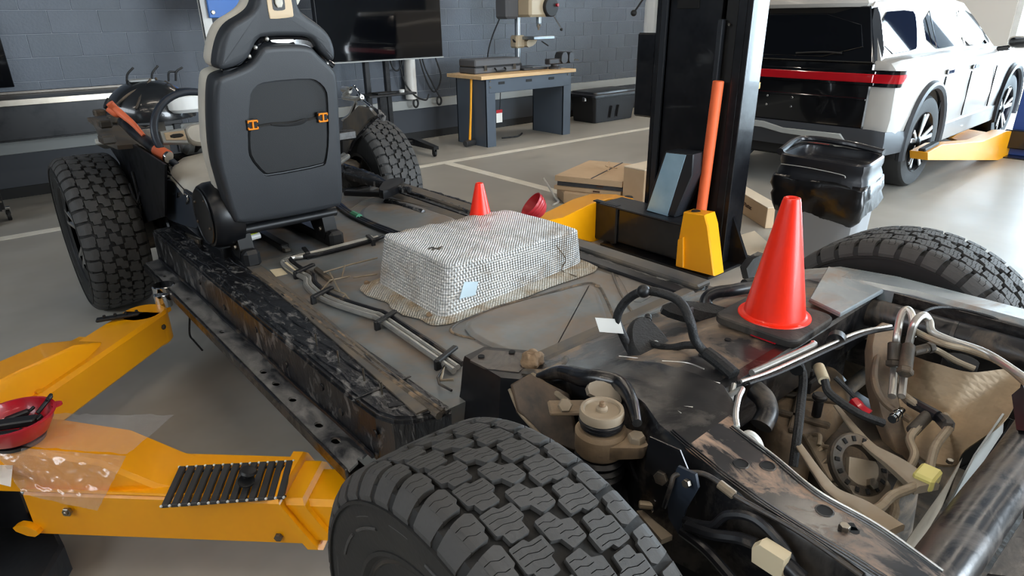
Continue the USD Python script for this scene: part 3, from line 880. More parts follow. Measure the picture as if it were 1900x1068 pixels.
# floor of the load bay between the rails
pan = [(-.22, .60, .565), (-.22, .45, .628), (-.235, .32, .69), (-.245, .20, .735), (-.25, .0, .745)]
rings = []
for x0, y, z in pan:
    rings.append([(x0, y, z - .012), (x0, y, z), (.60, y, z), (.60, y, z - .012)])
kp = obj('rear_bulkhead', skin(rings), 'bulkhead', ch, 30)
obj('cross_member', cat(bx(-.26, .60, -.012, .03, .60, .747, .008)), 'frame_black', ch)
obj('cross_member', cat(bx(-.22, .58, .60, .66, .50, .57, .01)), 'tray_dark', ch)
obj('cover_plate', slab([(0.651,0.174,0.757),(0.666,0.07,0.757),(0.725,-0.022,0.757),(0.615,-0.026,0.757),(0.321,-0.015,0.757),(0.357,0.091,0.757)], [(0, 0), (0, .008), (.004, .012)], (0, 0, 1), 0), 'plate_pale', ch, label='pale dusty plate beside the cone')
obj('bulkhead_rib', slab([(.02, .42, .645), (.14, .42, .645), (.30, .22, .735), (.20, .2, .735)], [(0, 0), (0, .02), (.02, .04)], (0, -.35, .94), 2), 'harness', kp)
obj('bulkhead_rib', slab([(-.2, .30, .70), (-.1, .42, .645), (-.02, .40, .65), (-.08, .16, .745), (-.2, .12, .747)], [(0, 0), (.004, .012), (.012, .018)], (0, -.35, .94), 2), 'harness', kp)
for p in [(-0.114,0.13,0.74),(-0.153,0.236,0.74),(0.007,0.132,0.74)]:
    obj('hole_rim', lathe([(.0, .0), (.008, 0), (.008, .002), (0, .002)], p, 'z', 16), 'tire_groove', kp)
obj('red_sticker', sheet([(.06, .1, .748), (.16, .1, .748), (.16, .03, .748), (.06, .03, .748)], .001, (0, 0, 1)), 'bowl_red', kp)

# the tower over the near wheel and the black bracket box
obj('well_panel', slab([(-0.525,0.387,0.7), (-0.477,0.368,0.72), (-0.478,0.238,0.74), (-0.537,0.147,0.7), (-0.504,0.134,0.62), (-0.537,0.256,0.61), (-0.551,0.338,0.66)], [(.01, -.10), (0, -.03), (.004, -.006), (.012, 0)], (-.55, -.5, .65), 0), 'well_dusty', ch, 40, label='brown dusty wheel well panel')
obj('well_hole', slab([(-0.521,0.244,0.712), (-0.502,0.239,0.712), (-0.507,0.217,0.7), (-0.523,0.235,0.7)], [(0, -.01), (0, .004)], (-.55, -.5, .65), 1), 'tire_groove', ch)
obj('well_lip', tube([(-0.537,0.378,0.7), (-0.554,0.321,0.67), (-0.552,0.253,0.64)], .005, 8), 'pipe_tan', ch)
obj('shoulder', tube([(-0.446,0.372,0.7), (-0.431,0.312,0.735), (-0.44,0.229,0.76), (-0.436,0.184,0.775), (-0.426,0.133,0.78), (-0.462,0.073,0.785), (-0.515,0.012,0.78)], [.012, .018, .022, .021, .018, .015, .010], 14), 'frame_black', ch, 60)
obj('mount_wall', slab([(-0.476,0.191,0.77), (-0.455,0.17,0.785), (-0.444,0.118,0.79), (-0.461,0.079,0.775), (-0.444,0.131,0.75), (-0.483,0.172,0.75)], [(0, -.03), (0, 0)], (-.4, -.6, .6), 1), 'arm_beige', ch, 40)
obj('rail_edge', tube([(-.245, -.03, .752), (-.232, -.05, .772), (-.29, -.075, .784), (-.35, -.105, .786), (-.382, -.128, .782)], .006, 8), 'pipe_silver', ch)
for i in range(9):
    a_ = np.array((-0.379,0.172,0.775)) + [RNG.uniform(-.1, .16), RNG.uniform(-.10, .22), 0]
    zz = np.interp(a_[1], [0, .2, .32, .45, .6], [.781, .745, .70, .64, .575]) + .002
    obj('scrape', tube([(a_[0], a_[1], zz), (a_[0] + RNG.uniform(-.02, .03), a_[1] - .05, zz + .004), (a_[0] + RNG.uniform(-.02, .03), a_[1] - .10, zz + .010)], .0018, 5), 'pipe_silver', ch)
bk = [(-0.495,0.616,0.68),(-0.423,0.622,0.68),(-0.342,0.519,0.68),(-0.367,0.42,0.68),(-0.444,0.394,0.68),(-0.495,0.461,0.68)]
b = slab(bk, [(-.032, -.19), (-.016, -.11), (-.004, -.012), (0, 0)], (0, 0, 1), 0)
bo = obj('tower_bracket', b, 'black_paint', ch, 25)
obj('bracket_lip', sheet([(-0.501,0.584,0.682),(-0.433,0.604,0.682),(-0.359,0.508,0.682),(-0.38,0.474,0.682),(-0.446,0.449,0.682),(-0.495,0.516,0.682)], .006, (0, 0, 1)), 'frame_dusty', bo)
for p in [(-0.468,0.577,0.684),(-0.39,0.54,0.684)]:
    obj('hole_rim', lathe([(0, 0), (.009, 0), (.009, .002), (0, .002)], p, 'z', 16), 'tire_groove', bo)
obj('bracket_tab', bar((-0.455,0.509,0.66), (-0.436,0.466,0.63), .03, .05, .004), 'black_paint', bo)
obj('mud_clump', rumple(ball((-0.387,0.461,0.69), .03, 3, (1, 1, 1)), .014, 40, 4), 'mud', bo)
obj('linkage_rod', tube([(-0.432,0.418,0.69), (-0.455,0.362,0.7), (-0.496,0.211,0.72)], .007, 8), 'pipe_tan', ch)
obj('breather_tube', tube([(-0.447,0.432,0.69), (-0.418,0.382,0.7), (-0.348,0.395,0.69), (-0.302,0.42,0.68)], .009, 8), 'seam_mud', ch)

# body mount beside the near wheel
mc = np.array((-0.539,0.084,0.79))
mt = obj('body_mount', lathe([(0, -.004), (.035, -.004), (.038, .001), (.044, .001), (.046, -.006), (.046, -.018), (.0, -.018)], mc, 'z', 40), 'arm_beige', ch, label='round dusty body mount with a bolt in its cup')
obj('bolt', cyl(mc - [0, 0, .01], mc + [0, 0, .006], .012, 20, .004), 'arm_beige', mt)
obj('bolt_tip', cyl(mc + [0, 0, .0], mc + [0, 0, .016], .006, 12, .002), 'mud', mt)
for dz, r, m_ in ((-.026, .047, 'hose_black'), (-.036, .044, 'hose_black')):
    obj('rubber_ring', lathe([(0, -.006), (r - .004, -.006), (r, -.002), (r, .003), (r - .004, .006), (0, .006)], mc + [0, 0, dz], 'z', 36), m_, mt)
e = np.array((-0.512,0.013,0.725))
hp = [mc + [0, 0, -.066], mc + [0, 0, -.066]]
arm = cat(lathe([(0, -.03), (.05, -.03), (.054, -.024), (.054, .018), (.048, .026), (0, .026)], mc + [0, 0, -.07], 'z', 36),
          hull(np.vstack([lathe([(0, -.016), (.05, -.016), (.05, .014), (0, .014)], mc + [0, 0, -.075], 'z', 20).vertices, lathe([(0, -.014), (.026, -.014), (.026, .012), (0, .012)], e + [0, 0, 0], 'z', 16).vertices])))
obj('mount_arm', arm, 'cast_tan', ch, 35)
obj('bolt', hexnut(e + [0, 0, .01], (0, 0, 1), .018, .016), 'arm_beige', ch)
for dz in (-.115, -.135, -.152):
    obj('bellows_ring', lathe([(0, -.008), (.047, -.008), (.054, 0), (.047, .008), (0, .008)], mc + [0, 0, dz], 'z', 32), 'hose_black', ch)
obj('air_spring', cyl(mc + [0, 0, -.40], mc + [0, 0, -.15], .052, 28), 'black_paint', ch)
n_ = np.array((-0.544,0.185,0.75))
obj('bolt', hexnut(n_, (-.5, -.6, .6), .016, .016), 'arm_beige', ch)
obj('mount_tab', bar(n_ + [-.02, .03, -.012], n_ + [.06, -.03, -.016], .05, .012, .004), 'cast_tan', ch)
pl = np.array((-0.56,-0.101,0.745))
obj('gusset', sheet([(-0.575,-0.063,0.816),(-0.575,-0.129,0.823),(-0.575,-0.154,0.785),(-0.575,-0.113,0.731),(-0.575,-0.057,0.74)], .003, (-1, 0, 0)), 'frame_black', ch)
obj('gusset_bolt', hexnut((-0.576,-0.098,0.747), (-1, -.2, .2), .014, .01), 'motor_dark', ch)

# ---- between the rear rails: drive unit, arms, pipes and shield
md = obj('drive_unit', cat(slab([(.02, -.10, .48), (.30, -.02, .48), (.34, -.22, .48), (.16, -.36, .48), (.0, -.24, .48)], [(-.02, -.25), (0, -.02), (.02, .03), (.05, .045)], (0, 0, 1), 2)), 'motor_dark', ch, 35)


def D(px_list):
    return px_list


hc = [(0.245,0.157,0.54),(0.46,0.006,0.54),(0.259,-0.128,0.54),(-0.058,-0.124,0.54),(-0.013,0.015,0.54)]
obj('gear_housing', slab(hc, [(-.01, -.25), (0, -.01), (.015, .02), (.03, .03)], (0, 0, 1), 2), 'cast_tan', md, 35)
for a, b in (((0.035,0.002,0.575), (0.077,-0.134,0.575)), ((0.129,0.023,0.575), (0.208,-0.102,0.575)), ((0.254,0.026,0.575), (-0.014,-0.082,0.575))):
    obj('casting_rib', bar(a, b, .02, .014, .005), 'motor_dark', md)
for p, r in (('a', 0),):
    c = np.array((0.101,-0.087,0.57))
    obj('oil_cap', cat(cyl(c, c + [0, 0, .05], .012, 16, .003), cyl(c + [0, 0, .05], c + [0, 0, .066], .018, 20, .004)), 'hose_black', md)
    c = np.array((0.223,0.003,0.58))
    obj('connector_block', cat(bx(c[0] - .04, c[0] + .04, c[1] - .03, c[1] + .03, c[2] - .02, c[2] + .03, .006), bx(c[0] - .02, c[0] + .03, c[1] - .02, c[1] + .02, c[2] + .03, c[2] + .055, .005)), 'plastic_black', md)
pp = np.array((-0.043,-0.19,0.57))
obj('solenoid_bracket', cat(*[tube([pp + [dx, dy, 0], pp + [dx + .02, dy + .01, .012], pp + [dx + .03, dy + .03, 0], pp + [dx + .015, dy + .035, -.01]], .006, 8) for dx, dy in ((0, 0), (.03, .04), (-.035, -.03))], bar(pp + [-.06, -.05, -.012], pp + [.07, .08, -.012], .04, .014, .003)), 'pipe_tan', md)
for P, w in (([(-0.143,-0.152,0.64),(-0.212,-0.234,0.64),(-0.242,-0.279,0.64),(-0.247,-0.336,0.64),(-0.266,-0.402,0.64)], (.008, .011, .015, .024, .028)), ([(0.089,-0.133,0.63),(0.017,-0.215,0.63),(-0.021,-0.264,0.63),(-0.04,-0.323,0.63),(-0.077,-0.395,0.63)], (.006, .010, .014, .024, .030))):
    P = spline(P, 5)
    W_ = np.interp(np.linspace(0, 1, len(P)), np.linspace(0, 1, 5), w)
    loop = np.array([(-1, -.35), (1, -.35), (1, .1), (.7, .3), (-.7, .3), (-1, .1)])
    obj('suspension_arm', sweep(loop, P, scale=W_), 'arm_beige', ch, 40, label='pale curved suspension arm')
hx = np.array((-0.071,-0.291,0.57))
nrm = np.array([-.25, -.65, .72])
d_, s_, u_ = frame(nrm)
hexp = [hx + (math.cos(a) * s_ * r + math.sin(a) * u_ * r) for a, r in zip(np.arange(6) * PI / 3 + .25, (.055, .07, .06, .055, .07, .06))]
obj('end_plate', sheet(hexp, .012, nrm), 'arm_beige', ch)
obj('bolt', hexnut(hx + [.005, 0, 0], nrm, .013, .012), 'bolt_steel', ch)
rg = hx + d_ * -.02 + u_ * .045
ring = lathe([(.045, 0), (.068, 0), (.072, .004), (.072, .016), (.068, .02), (.045, .02)], rg, nrm, 48)
obj('sensor_ring', ring, 'motor_dark', ch)
for k in range(14):
    a = k * 2 * PI / 14
    obj('ring_slot', bar(rg + d_ * .021 + (s_ * math.cos(a) + u_ * math.sin(a)) * .052, rg + d_ * .021 + (s_ * math.cos(a) + u_ * math.sin(a)) * .064, .009, .003, .001, up=nrm), 'tire_groove', ch)

# heat shield, dished panel of embossed metal at the tail
sp = [(0.361,-0.167,0.68), (0.352,-0.246,0.7), (0.367,-0.326,0.7), (0.461,-0.404,0.7), (0.333,-0.43,0.64), (0.172,-0.395,0.6), (0.162,-0.387,0.56), (0.137,-0.319,0.56), (0.263,-0.229,0.58)]
N = 26
sv = np.array(sp)
cen = sv.mean(0)
loop = spline(sv, 6, True)
rings = [cen + (loop - cen) * t + np.array([0, 0, -.035]) * (1 - t ** 2) for t in (.02, .25, .5, .75, .92, 1.0)]
under = [q_ + np.array([0, 0, -.006]) for q_ in rings[::-1]]
obj('heat_shield', skin(rings + under), 'quilt_shield' if False else 'shield_tan', ch, 50, label='tan embossed heat shield panel')
lp = [(0.433,-0.038,0.64), (0.502,-0.051,0.66), (0.467,-0.12,0.66), (0.327,-0.188,0.64), (0.198,-0.29,0.6), (0.139,-0.379,0.57), (0.121,-0.319,0.56), (0.252,-0.151,0.58)]
obj('shield_frame', slab(lp, [(-.004, -.03), (0, -.004), (.004, 0)], (-.3, -.4, .86), 1), 'cast_tan', ch, 35)
obj('shield_rib', tube([(0.425,-0.095,0.665), (0.26,-0.151,0.65), (0.212,-0.2,0.62), (0.208,-0.268,0.6)], .009, 8), 'cast_tan', ch)
obj('shield_rib', tube([(0.44,-0.122,0.67), (0.289,-0.189,0.655), (0.247,-0.235,0.63), (0.239,-0.289,0.62)], .009, 8), 'cast_tan', ch)
obj('exhaust_opening', slab([(0.416,-0.238,0.7), (0.467,-0.285,0.7), (0.431,-0.341,0.7), (0.359,-0.295,0.69)], [(0, -.02), (0, .004), (.008, .006)], (0, 0, 1), 2), 'tire_groove', ch)
obj('channel_beam', skin([[np.array(a) + o for o in ((-.02, 0, .02), (.02, 0, .025), (.035, .01, -.06), (-.0, 0, -.07))] for a in ((0.127,-0.399,0.57), (-0.003,-0.405,0.56), (-0.15,-0.407,0.55), (-0.296,-0.413,0.55))]), 'arm_beige', ch, 30)
obj('side_sheet', sheet([(0.17,-0.406,0.6), (0.332,-0.428,0.64), (0.409,-0.413,0.55), (0.145,-0.413,0.48), (0.045,-0.422,0.46)], .004, (-.4, -.6, .7)), 'raceway_grey', ch)
obj('shield_bolt', cat(*[hexnut(p, (0, 0, 1), .008, .008) for p in ((0.129,-0.382,0.58),)]), 'bolt_steel', ch)

# pipework
pipes = [
    ([(0.18,-0.223,0.66), (0.303,-0.176,0.7), (0.313,-0.165,0.755), (0.351,-0.152,0.8), (0.365,-0.159,0.815), (0.355,-0.178,0.8), (0.33,-0.194,0.76)], .0095, 'pipe_silver'),
    ([(0.197,-0.238,0.66), (0.308,-0.199,0.7), (0.321,-0.193,0.755), (0.324,-0.193,0.8), (0.358,-0.198,0.815), (0.369,-0.212,0.8), (0.343,-0.231,0.785), (0.347,-0.268,0.775), (0.37,-0.346,0.76), (0.323,-0.436,0.75), (0.287,-0.505,0.74)], .0095, 'pipe_silver'),
    ([(0.343,-0.183,0.775), (0.325,-0.259,0.77), (0.357,-0.316,0.76), (0.359,-0.384,0.75), (0.275,-0.479,0.74)], .008, 'pipe_tan'),
    ([(0.325,-0.229,0.74), (0.367,-0.241,0.73), (0.382,-0.29,0.71), (0.393,-0.328,0.7)], .008, 'pipe_tan'),
    ([(0.258,-0.195,0.67), (0.226,-0.214,0.66), (0.213,-0.269,0.645), (0.201,-0.301,0.635)], .009, 'pipe_tan'),
    ([(0.201,-0.301,0.635), (0.13,-0.302,0.63), (0.09,-0.304,0.62), (0.05,-0.33,0.61), (-0.019,-0.339,0.6), (-0.118,-0.354,0.6), (-0.16,-0.37,0.6), (-0.201,-0.375,0.58)], .0095, 'pipe_tan'),
    ([(0.202,-0.332,0.65), (0.172,-0.354,0.645), (0.075,-0.358,0.635), (-0.021,-0.379,0.625)], .0095, 'pipe_tan'),
    ([(-0.037,-0.384,0.625), (-0.101,-0.373,0.63), (-0.155,-0.357,0.63), (-0.211,-0.354,0.63), (-0.234,-0.334,0.62)], .010, 'pipe_tan'),
    ([(-0.296,-0.1,0.7), (-0.289,-0.109,0.71), (-0.282,-0.123,0.7), (-0.258,-0.126,0.66)], .010, 'clear_white'),
]
for P, r, m_ in pipes:
    obj('coolant_pipe', tube(P, r, 10), m_, ch)
for a, b, r in (((0.289,-0.17,0.75), (0.266,-0.185,0.71), .016), ((0.299,-0.199,0.75), (0.243,-0.22,0.71), .016), ((0.3,-0.209,0.735), (0.341,-0.232,0.74), .012), ((0.119,-0.297,0.625), (0.203,-0.302,0.638), .014)):
    obj('pipe_union', cat(cyl(a, b, r, 14, .003), hexnut(b, np.array(b) - a, r * 1.2, .014)), 'motor_dark', ch)
obj('pipe_union', cat(*[cyl(np.array((0.136,-0.247,0.625)) + np.array([.012, 0, 0]) * k, np.array((0.136,-0.247,0.625)) + np.array([.012, 0, 0]) * (k + .8), .010 + .002 * (k % 2), 12) for k in range(5)]), 'chrome', ch)
obj('pipe_clamp', bar((0.202,-0.327,0.64), (0.158,-0.357,0.65), .025, .03, .006), 'hose_black', ch)
ck = np.array((-0.045,-0.383,0.632))
obj('pipe_clip', bx(ck[0] - .03, ck[0] + .026, ck[1] - .02, ck[1] + .02, ck[2] - .014, ck[2] + .018, .005), 'clip_yellow', ch, label='pale yellow plastic pipe clip')
obj('foam_pipe_cover', tube([(0.225,-0.254,0.64), (0.195,-0.322,0.645)], .014, 10), 'hose_black', ch)

# black hoses and looms round the bay
obj('large_hose', tube([(.55, .03, .70), (.555, -.06, .70), (.56, -.2, .70), (.565, -.6, .70)], .042, 16), 'hose_black', ch)
obj('hose_band', tube([(.557, -.225, .70), (.558, -.235, .70)], .044, 18), 'frame_black', ch)
obj('loom', tube([(0.384,-0.174,0.75), (0.445,-0.177,0.79), (0.548,-0.204,0.78), (0.59,-0.283,0.77), (0.617,-0.342,0.75)], .004, 6), 'harness', ch)
obj('loom', tube([(.61, .1, .70), (.60, -.1, .69), (.60, -.6, .68)], .006, 6), 'harness', ch)
obj('rail_bracket', bx(.585, .60, -.16, -.14, .70, .735), 'frame_black', ch)
for k, off in enumerate((-.008, 0, .008, .016)):
    P = [(-0.19,-0.006,0.757), (-0.092,-0.028,0.757), (0.119,-0.055,0.757), (0.255,-0.075,0.757), (0.361,-0.114,0.755)]
    obj('loom', tube([(a + .3 * off, b - off - .018, c + (.005 if k % 2 else 0)) for a, b, c in P], .0042, 6), 'pipe_silver' if k in (1,) else 'harness', ch)
obj('loom_band', lathe([(.008, -.014), (.022, -.014), (.022, .014), (.008, .014)], (0.18,-0.07,0.757), (.9, .25, 0), 16), 'hose_black', ch)
obj('pipe_silver_line', tube([(-0.131,-0.016,0.757), (0.086,-0.044,0.757), (0.118,-0.041,0.757)], .009, 8), 'pipe_silver', ch)
obj('loom', tube([(-0.193,-0.009,0.75), (-0.225,-0.023,0.73), (-0.307,-0.071,0.72)], .006, 8), 'pipe_silver', ch)
obj('loom', tube([(0.045,-0.039,0.74), (0.037,-0.064,0.7), (-0.073,-0.116,0.68), (-0.129,-0.142,0.66), (-0.174,-0.164,0.6)], .010, 8), 'harness', ch)
obj('loom', tube([(0.063,-0.105,0.7), (0.047,-0.129,0.68), (0.046,-0.197,0.66), (0.08,-0.247,0.64)], .010, 8), 'harness', ch)
obj('loom', tube([(0.095,-0.116,0.7), (0.095,-0.168,0.67), (0.074,-0.218,0.65)], .006, 8), 'harness', ch)
obj('loom_sleeve', tube([(0.117,-0.064,0.7), (0.078,-0.099,0.69)], .014, 12), 'tan_plastic', ch, label='pale tan sleeve on the loom')
obj('connector', cat(*[cyl(np.array((0.025,-0.05,0.72)) + np.array([.014, .006, 0]) * k, np.array((0.025,-0.05,0.72)) + np.array([.014, .006, 0]) * (k + .75), .016 - .001 * k, 12) for k in range(4)]), 'plastic_black', ch)
obj('red_tape', tube([(0.088,-0.172,0.66), (0.073,-0.196,0.655), (0.072,-0.215,0.65)], .014, 8), 'bowl_red', ch)
obj('elbow_hose', tube([(-0.133,-0.029,0.72), (-0.139,-0.059,0.71), (-0.154,-0.078,0.69), (-0.185,-0.083,0.67)], .024, 14), 'hose_black', ch)
obj('bay_wall', bx(-.25, .56, .03, .045, .35, .7), 'frame_black', ch)
obj('under_tray', bx(-.24, .56, -1.2, .0, .30, .312), 'motor_dark', ch)
# tail tube
tp = [(0.3,-0.498,0.66), (0.101,-0.5,0.66), (-0.081,-0.495,0.65), (-0.292,-0.491,0.64), (-0.418,-0.487,0.63)]
obj('tail_tube', tube(tp, .048, 28), 'frame_dusty', ch, label='thick black tube crossing the tail')
obj('tail_panel', sheet([(0.12,-0.52,0.62), (0.014,-0.545,0.6), (-0.183,-0.539,0.58), (-0.085,-0.645,0.58), (0.204,-0.585,0.6)], .006, (0, 0, 1)), 'frame_black', ch)
obj('tail_edge', tube([(0.132,-0.524,0.63), (-0.029,-0.522,0.61), (-0.24,-0.526,0.6)], .008, 8), 'pipe_silver', ch)
obj('tail_bracket', sheet([(0.13,-0.462,0.72), (0.231,-0.44,0.74), (0.25,-0.455,0.76), (0.123,-0.494,0.74), (0.174,-0.478,0.68)], .01, (-.4, -.6, .7)), 'black_paint', ch)

# ---- outside of the near rail: brake hose bracket, cables
bp = [(-0.6,-0.144,0.81),(-0.6,-0.179,0.814),(-0.6,-0.187,0.79),(-0.6,-0.168,0.732),(-0.6,-0.159,0.671),(-0.6,-0.136,0.692),(-0.6,-0.126,0.741)]
obj('hose_bracket', sheet(bp, .006, (-1, 0, 0)), 'seat_navy', ch, label='blue-black hose bracket')
obj('bracket_bolt', hexnut((-0.606,-0.17,0.794), (-1, 0, .2), .008, .008), 'bolt_steel', ch)
obj('brake_pipe', tube([(-0.61,-0.131,0.719), (-0.61,-0.141,0.773), (-0.6,-0.143,0.792), (-0.58,-0.177,0.805), (-0.57,-0.208,0.798), (-0.57,-0.24,0.79), (-0.565,-0.345,0.786), (-0.565,-0.445,0.773)], .0045, 8), 'hose_black', ch)
obj('hose_clamp', tube([(-0.57,-0.208,0.796), (-0.57,-0.237,0.79)], .008, 8), 'pipe_tan', ch)
pl_ = [(-0.544,-0.025,0.6),(-0.547,-0.117,0.6),(-0.57,-0.104,0.6),(-0.492,-0.059,0.6)]
obj('caliper_plate', sheet([(-0.562,-0.037,0.62),(-0.537,-0.053,0.62),(-0.555,-0.127,0.62),(-0.588,-0.118,0.62)], .012, (0, 0, 1)), 'arm_beige', ch)
c = np.array((-0.541,-0.069,0.625))
obj('bleed_bolt', cat(hexnut(c, (0, 0, 1), .014, .016), cyl(c + [0, 0, .014], c + [0, 0, .034], .007, 10, .002)), 'chrome', ch)
obj('hose_end', cyl((-0.563,-0.042,0.64), (-0.543,-0.066,0.64), .008, 10, .002), 'pipe_tan', ch)
for P, r in (([(-0.6,-0.169,0.708), (-0.6,-0.22,0.732), (-0.59,-0.241,0.763), (-0.585,-0.284,0.781), (-0.585,-0.333,0.763), (-0.585,-0.364,0.731)], .008), ([(-0.61,-0.181,0.711), (-0.61,-0.228,0.726), (-0.6,-0.27,0.741), (-0.6,-0.302,0.75)], .010), ([(-0.61,-0.172,0.692), (-0.62,-0.227,0.697), (-0.62,-0.281,0.673)], .009), ([(-0.498,0.034,0.66), (-0.526,-0.01,0.66), (-0.535,-0.072,0.65)], .005)):
    obj('cable', tube(P, r, 8), 'hose_black', ch)
obj('cable_sleeve', slab([(-0.605,-0.302,0.754),(-0.605,-0.312,0.768),(-0.605,-0.353,0.767),(-0.605,-0.354,0.731),(-0.605,-0.344,0.727),(-0.605,-0.305,0.728)], [(0, -.012), (-.003, 0), (0, .012)], (-1, 0, 0), 0), 'tan_plastic', ch, label='beige fabric sleeve on a cable')
obj('hose_sleeve', tube([(-0.6,-0.348,0.746), (-0.6,-0.379,0.737)], .014, 12), 'hose_black', ch)
obj('lower_arm', bar((-.72, .05, .40), (-.35, .05, .36), .06, .05, .01), 'motor_dark', ch)
obj('drive_shaft', cyl((-.74, 0, .433), (.74, 0, .433), .022, 16), 'motor_dark', ch)
obj('axle_housing', bx(-.54, -.25, -.30, .25, .42, .60, .03), 'black_paint', ch)

# ---- looms lying on the kick-up
L = [(-0.144,0.046,0.75), (-0.148,0.098,0.77), (-0.159,0.125,0.8), (-0.17,0.137,0.85), (-0.153,0.181,0.88), (-0.162,0.235,0.89), (-0.172,0.286,0.88), (-0.18,0.329,0.84), (-0.189,0.346,0.79), (-0.173,0.337,0.74), (-0.168,0.311,0.7), (-0.195,0.26,0.69), (-0.218,0.191,0.7), (-0.228,0.128,0.71)]
hr = single('wiring_harness', tube(L, .0115, 12), 'harness', 'thick black wiring harness looped up from the rear bulkhead', 'wiring harness')
obj('cable_lug', bar((-0.235,0.126,0.715), (-0.239,0.093,0.717), .018, .006, .002), 'pipe_silver', hr)
obj('cable_tie', tube([(-0.227,0.173,0.705), (-0.229,0.165,0.706)], .0135, 12), 'clear_white', hr)
obj('branch', tube([(-0.075,0.365,0.7), (-0.109,0.295,0.71), (-0.129,0.22,0.73), (-0.125,0.172,0.755), (-0.122,0.131,0.77)], .010, 10), 'harness', hr)
obj('branch', tube([(-0.146,0.096,0.77), (-0.155,0.055,0.765), (-0.165,0.009,0.755)], .017, 10), 'harness', hr)
obj('cable_tie', tube([(-0.099,0.29,0.705), (-0.104,0.277,0.707)], .012, 12), 'clear_white', hr)
obj('grommet', ball((-0.184,0.27,0.89), .017, 2), 'plastic_black', hr)
obj('clip', bar((-0.14,0.173,0.86), (-0.138,0.154,0.86), .02, .02, .004), 'plastic_black', hr)
t0 = (-0.055,0.348,0.72)
obj('plug', cat(*[cyl(np.array((-0.027,0.368,0.7)) + np.array([.010, .007, .002]) * k, np.array((-0.027,0.368,0.7)) + np.array([.010, .007, .002]) * (k + .8), .011 + .001 * (k % 2), 12) for k in range(5)]), 'plastic_black', hr)
obj('plug_end', tube([(-0.045,0.365,0.7), (-0.02,0.371,0.7)], .009, 10), 'clear_white', hr)
obj('pigtail', tube([(-0.054,0.401,0.69), (-0.072,0.37,0.69), (-0.095,0.329,0.7)], .006, 8), 'harness', hr)
tg = sheet([(-0.245,0.373,0.8), (-0.188,0.337,0.79), (-0.183,0.324,0.75), (-0.237,0.363,0.76)], .001, (-.4, -.6, .7))
obj('paper_tag', tg, 'white_paper', hr, label='white paper tag')
obj('coolant_hose', tube([(0.366,0.266,0.75), (0.291,0.294,0.75), (0.251,0.333,0.74), (0.228,0.344,0.72), (0.22,0.325,0.7), (0.221,0.271,0.7)], .019, 14), 'hose_black', ch, label='thick black hose curling out beside the cone')
obj('hose_collar', tube([(0.344,0.286,0.75), (0.38,0.271,0.752)], .023, 14), 'plastic_black', ch)

# ---- front end of the chassis
ap = [(-0.785,3.713,1.04), (-0.674,3.752,1.04), (-0.637,3.526,1.02), (-0.573,3.375,1), (-0.382,3.778,0.98), (-0.552,3.029,0.86), (-0.597,2.938,0.88), (-0.685,3.093,0.96), (-0.784,3.051,0.97), (-0.823,3.206,0.99), (-0.77,3.662,1.02)]
apm = [[(a, b, c) for a, b, c in ap], [(a, b, c - .02) for a, b, c in ap]]
obj('front_apron', skin(apm), 'tray_dark', ch, 25)
cz = np.array((-0.45,3.72,1.024))
dome = trimesh.creation.icosphere(3, 1.0)
v = dome.vertices * [.24, .22, .20]; v[:, 2] = np.maximum(v[:, 2], -.02)
obj('strut_dome', T(v + cz, dome.faces), 'dome_black', ch, 40, label='glossy black strut dome above the front wheel')
for a, b in (((-.2, -.12, .08), (-.02, -.1, .17)), ((-.12, -.2, .06), (.02, -.05, .2)), ((.02, -.2, .08), (.06, 0, .2)), ((.14, -.16, .08), (.1, -.02, .18))):
    obj('dome_rib', tube([cz + a, cz + (np.array(a) + b) / 2 * 1.08, cz + b], .007, 6), 'motor_dark', ch)
obj('dome_plate', bx(cz[0] - .09, cz[0] + .04, cz[1] - .06, cz[1] + .06, cz[2] + .19, cz[2] + .2), 'raceway_grey', ch)
for dx in (-.1, .03, .12, .16):
    obj('wire_stub', tube([cz + [dx, -.02, .18], cz + [dx + .01, -.03, .23], cz + [dx + .05, -.02, .25 + .02 * math.sin(dx * 40)]], .006, 6), 'harness', ch)
for P, r in (([(-0.753,3.16,1.161), (-0.734,3.16,1.131), (-0.707,3.12,1.093), (-0.688,3.06,1.06), (-0.671,2.98,1.012)], .019), ([(-0.758,3.18,1.134), (-0.737,3.16,1.107), (-0.713,3.16,1.095)], .019)):
    obj('orange_cable', tube(P, [r * (1 - .5 * (i / (len(P) - 1)) ** 2) for i in range(len(P))], 12), 'orange_cable', ch, label='thick orange high voltage cable')
obj('cable_conduit', tube([(-0.697,3.25,1.06), (-0.677,3.12,1.007), (-0.667,2.97,0.984), (-0.652,2.86,0.954)], .028, 12), 'hose_black', ch)
obj('orange_cable', tube([(-0.655,2.85,0.959), (-0.63,2.78,0.934)], .03, 14), 'orange_cable', ch, label='short orange cable end with a silver tip')
obj('cable_tip', tube([(-0.633,2.78,0.934), (-0.627,2.77,0.93)], .028, 14), 'chrome', ch)
obj('cable_cap', tube([(-0.743,3.32,1.147), (-0.728,3.32,1.138)], .03, 10), 'plastic_black', ch)
for p in [(-0.762,3.368,1.03),(-0.692,3.877,1.03),(-0.686,3.535,1.03),(-0.857,2.81,1.03)]:
    obj('apron_clip', cat(bx(p[0] - .03, p[0] + .03, p[1] - .04, p[1] + .04, p[2] - .01, p[2] + .03, .008)), 'motor_dark', ch)
obj('apron_bracket', bar((-0.821,3.177,0.98), (-0.754,3.408,0.92), .07, .03, .005), 'raceway_grey', ch)
obj('wheel_liner', sheet([(-0.7,4.015,0.957),(-0.7,3.026,0.962),(-0.7,2.513,0.946),(-0.7,2.731,0.665),(-0.7,3.613,0.41),(-0.7,3.54,0.806)], .01, (1, 0, 0)), 'black_paint', ch)
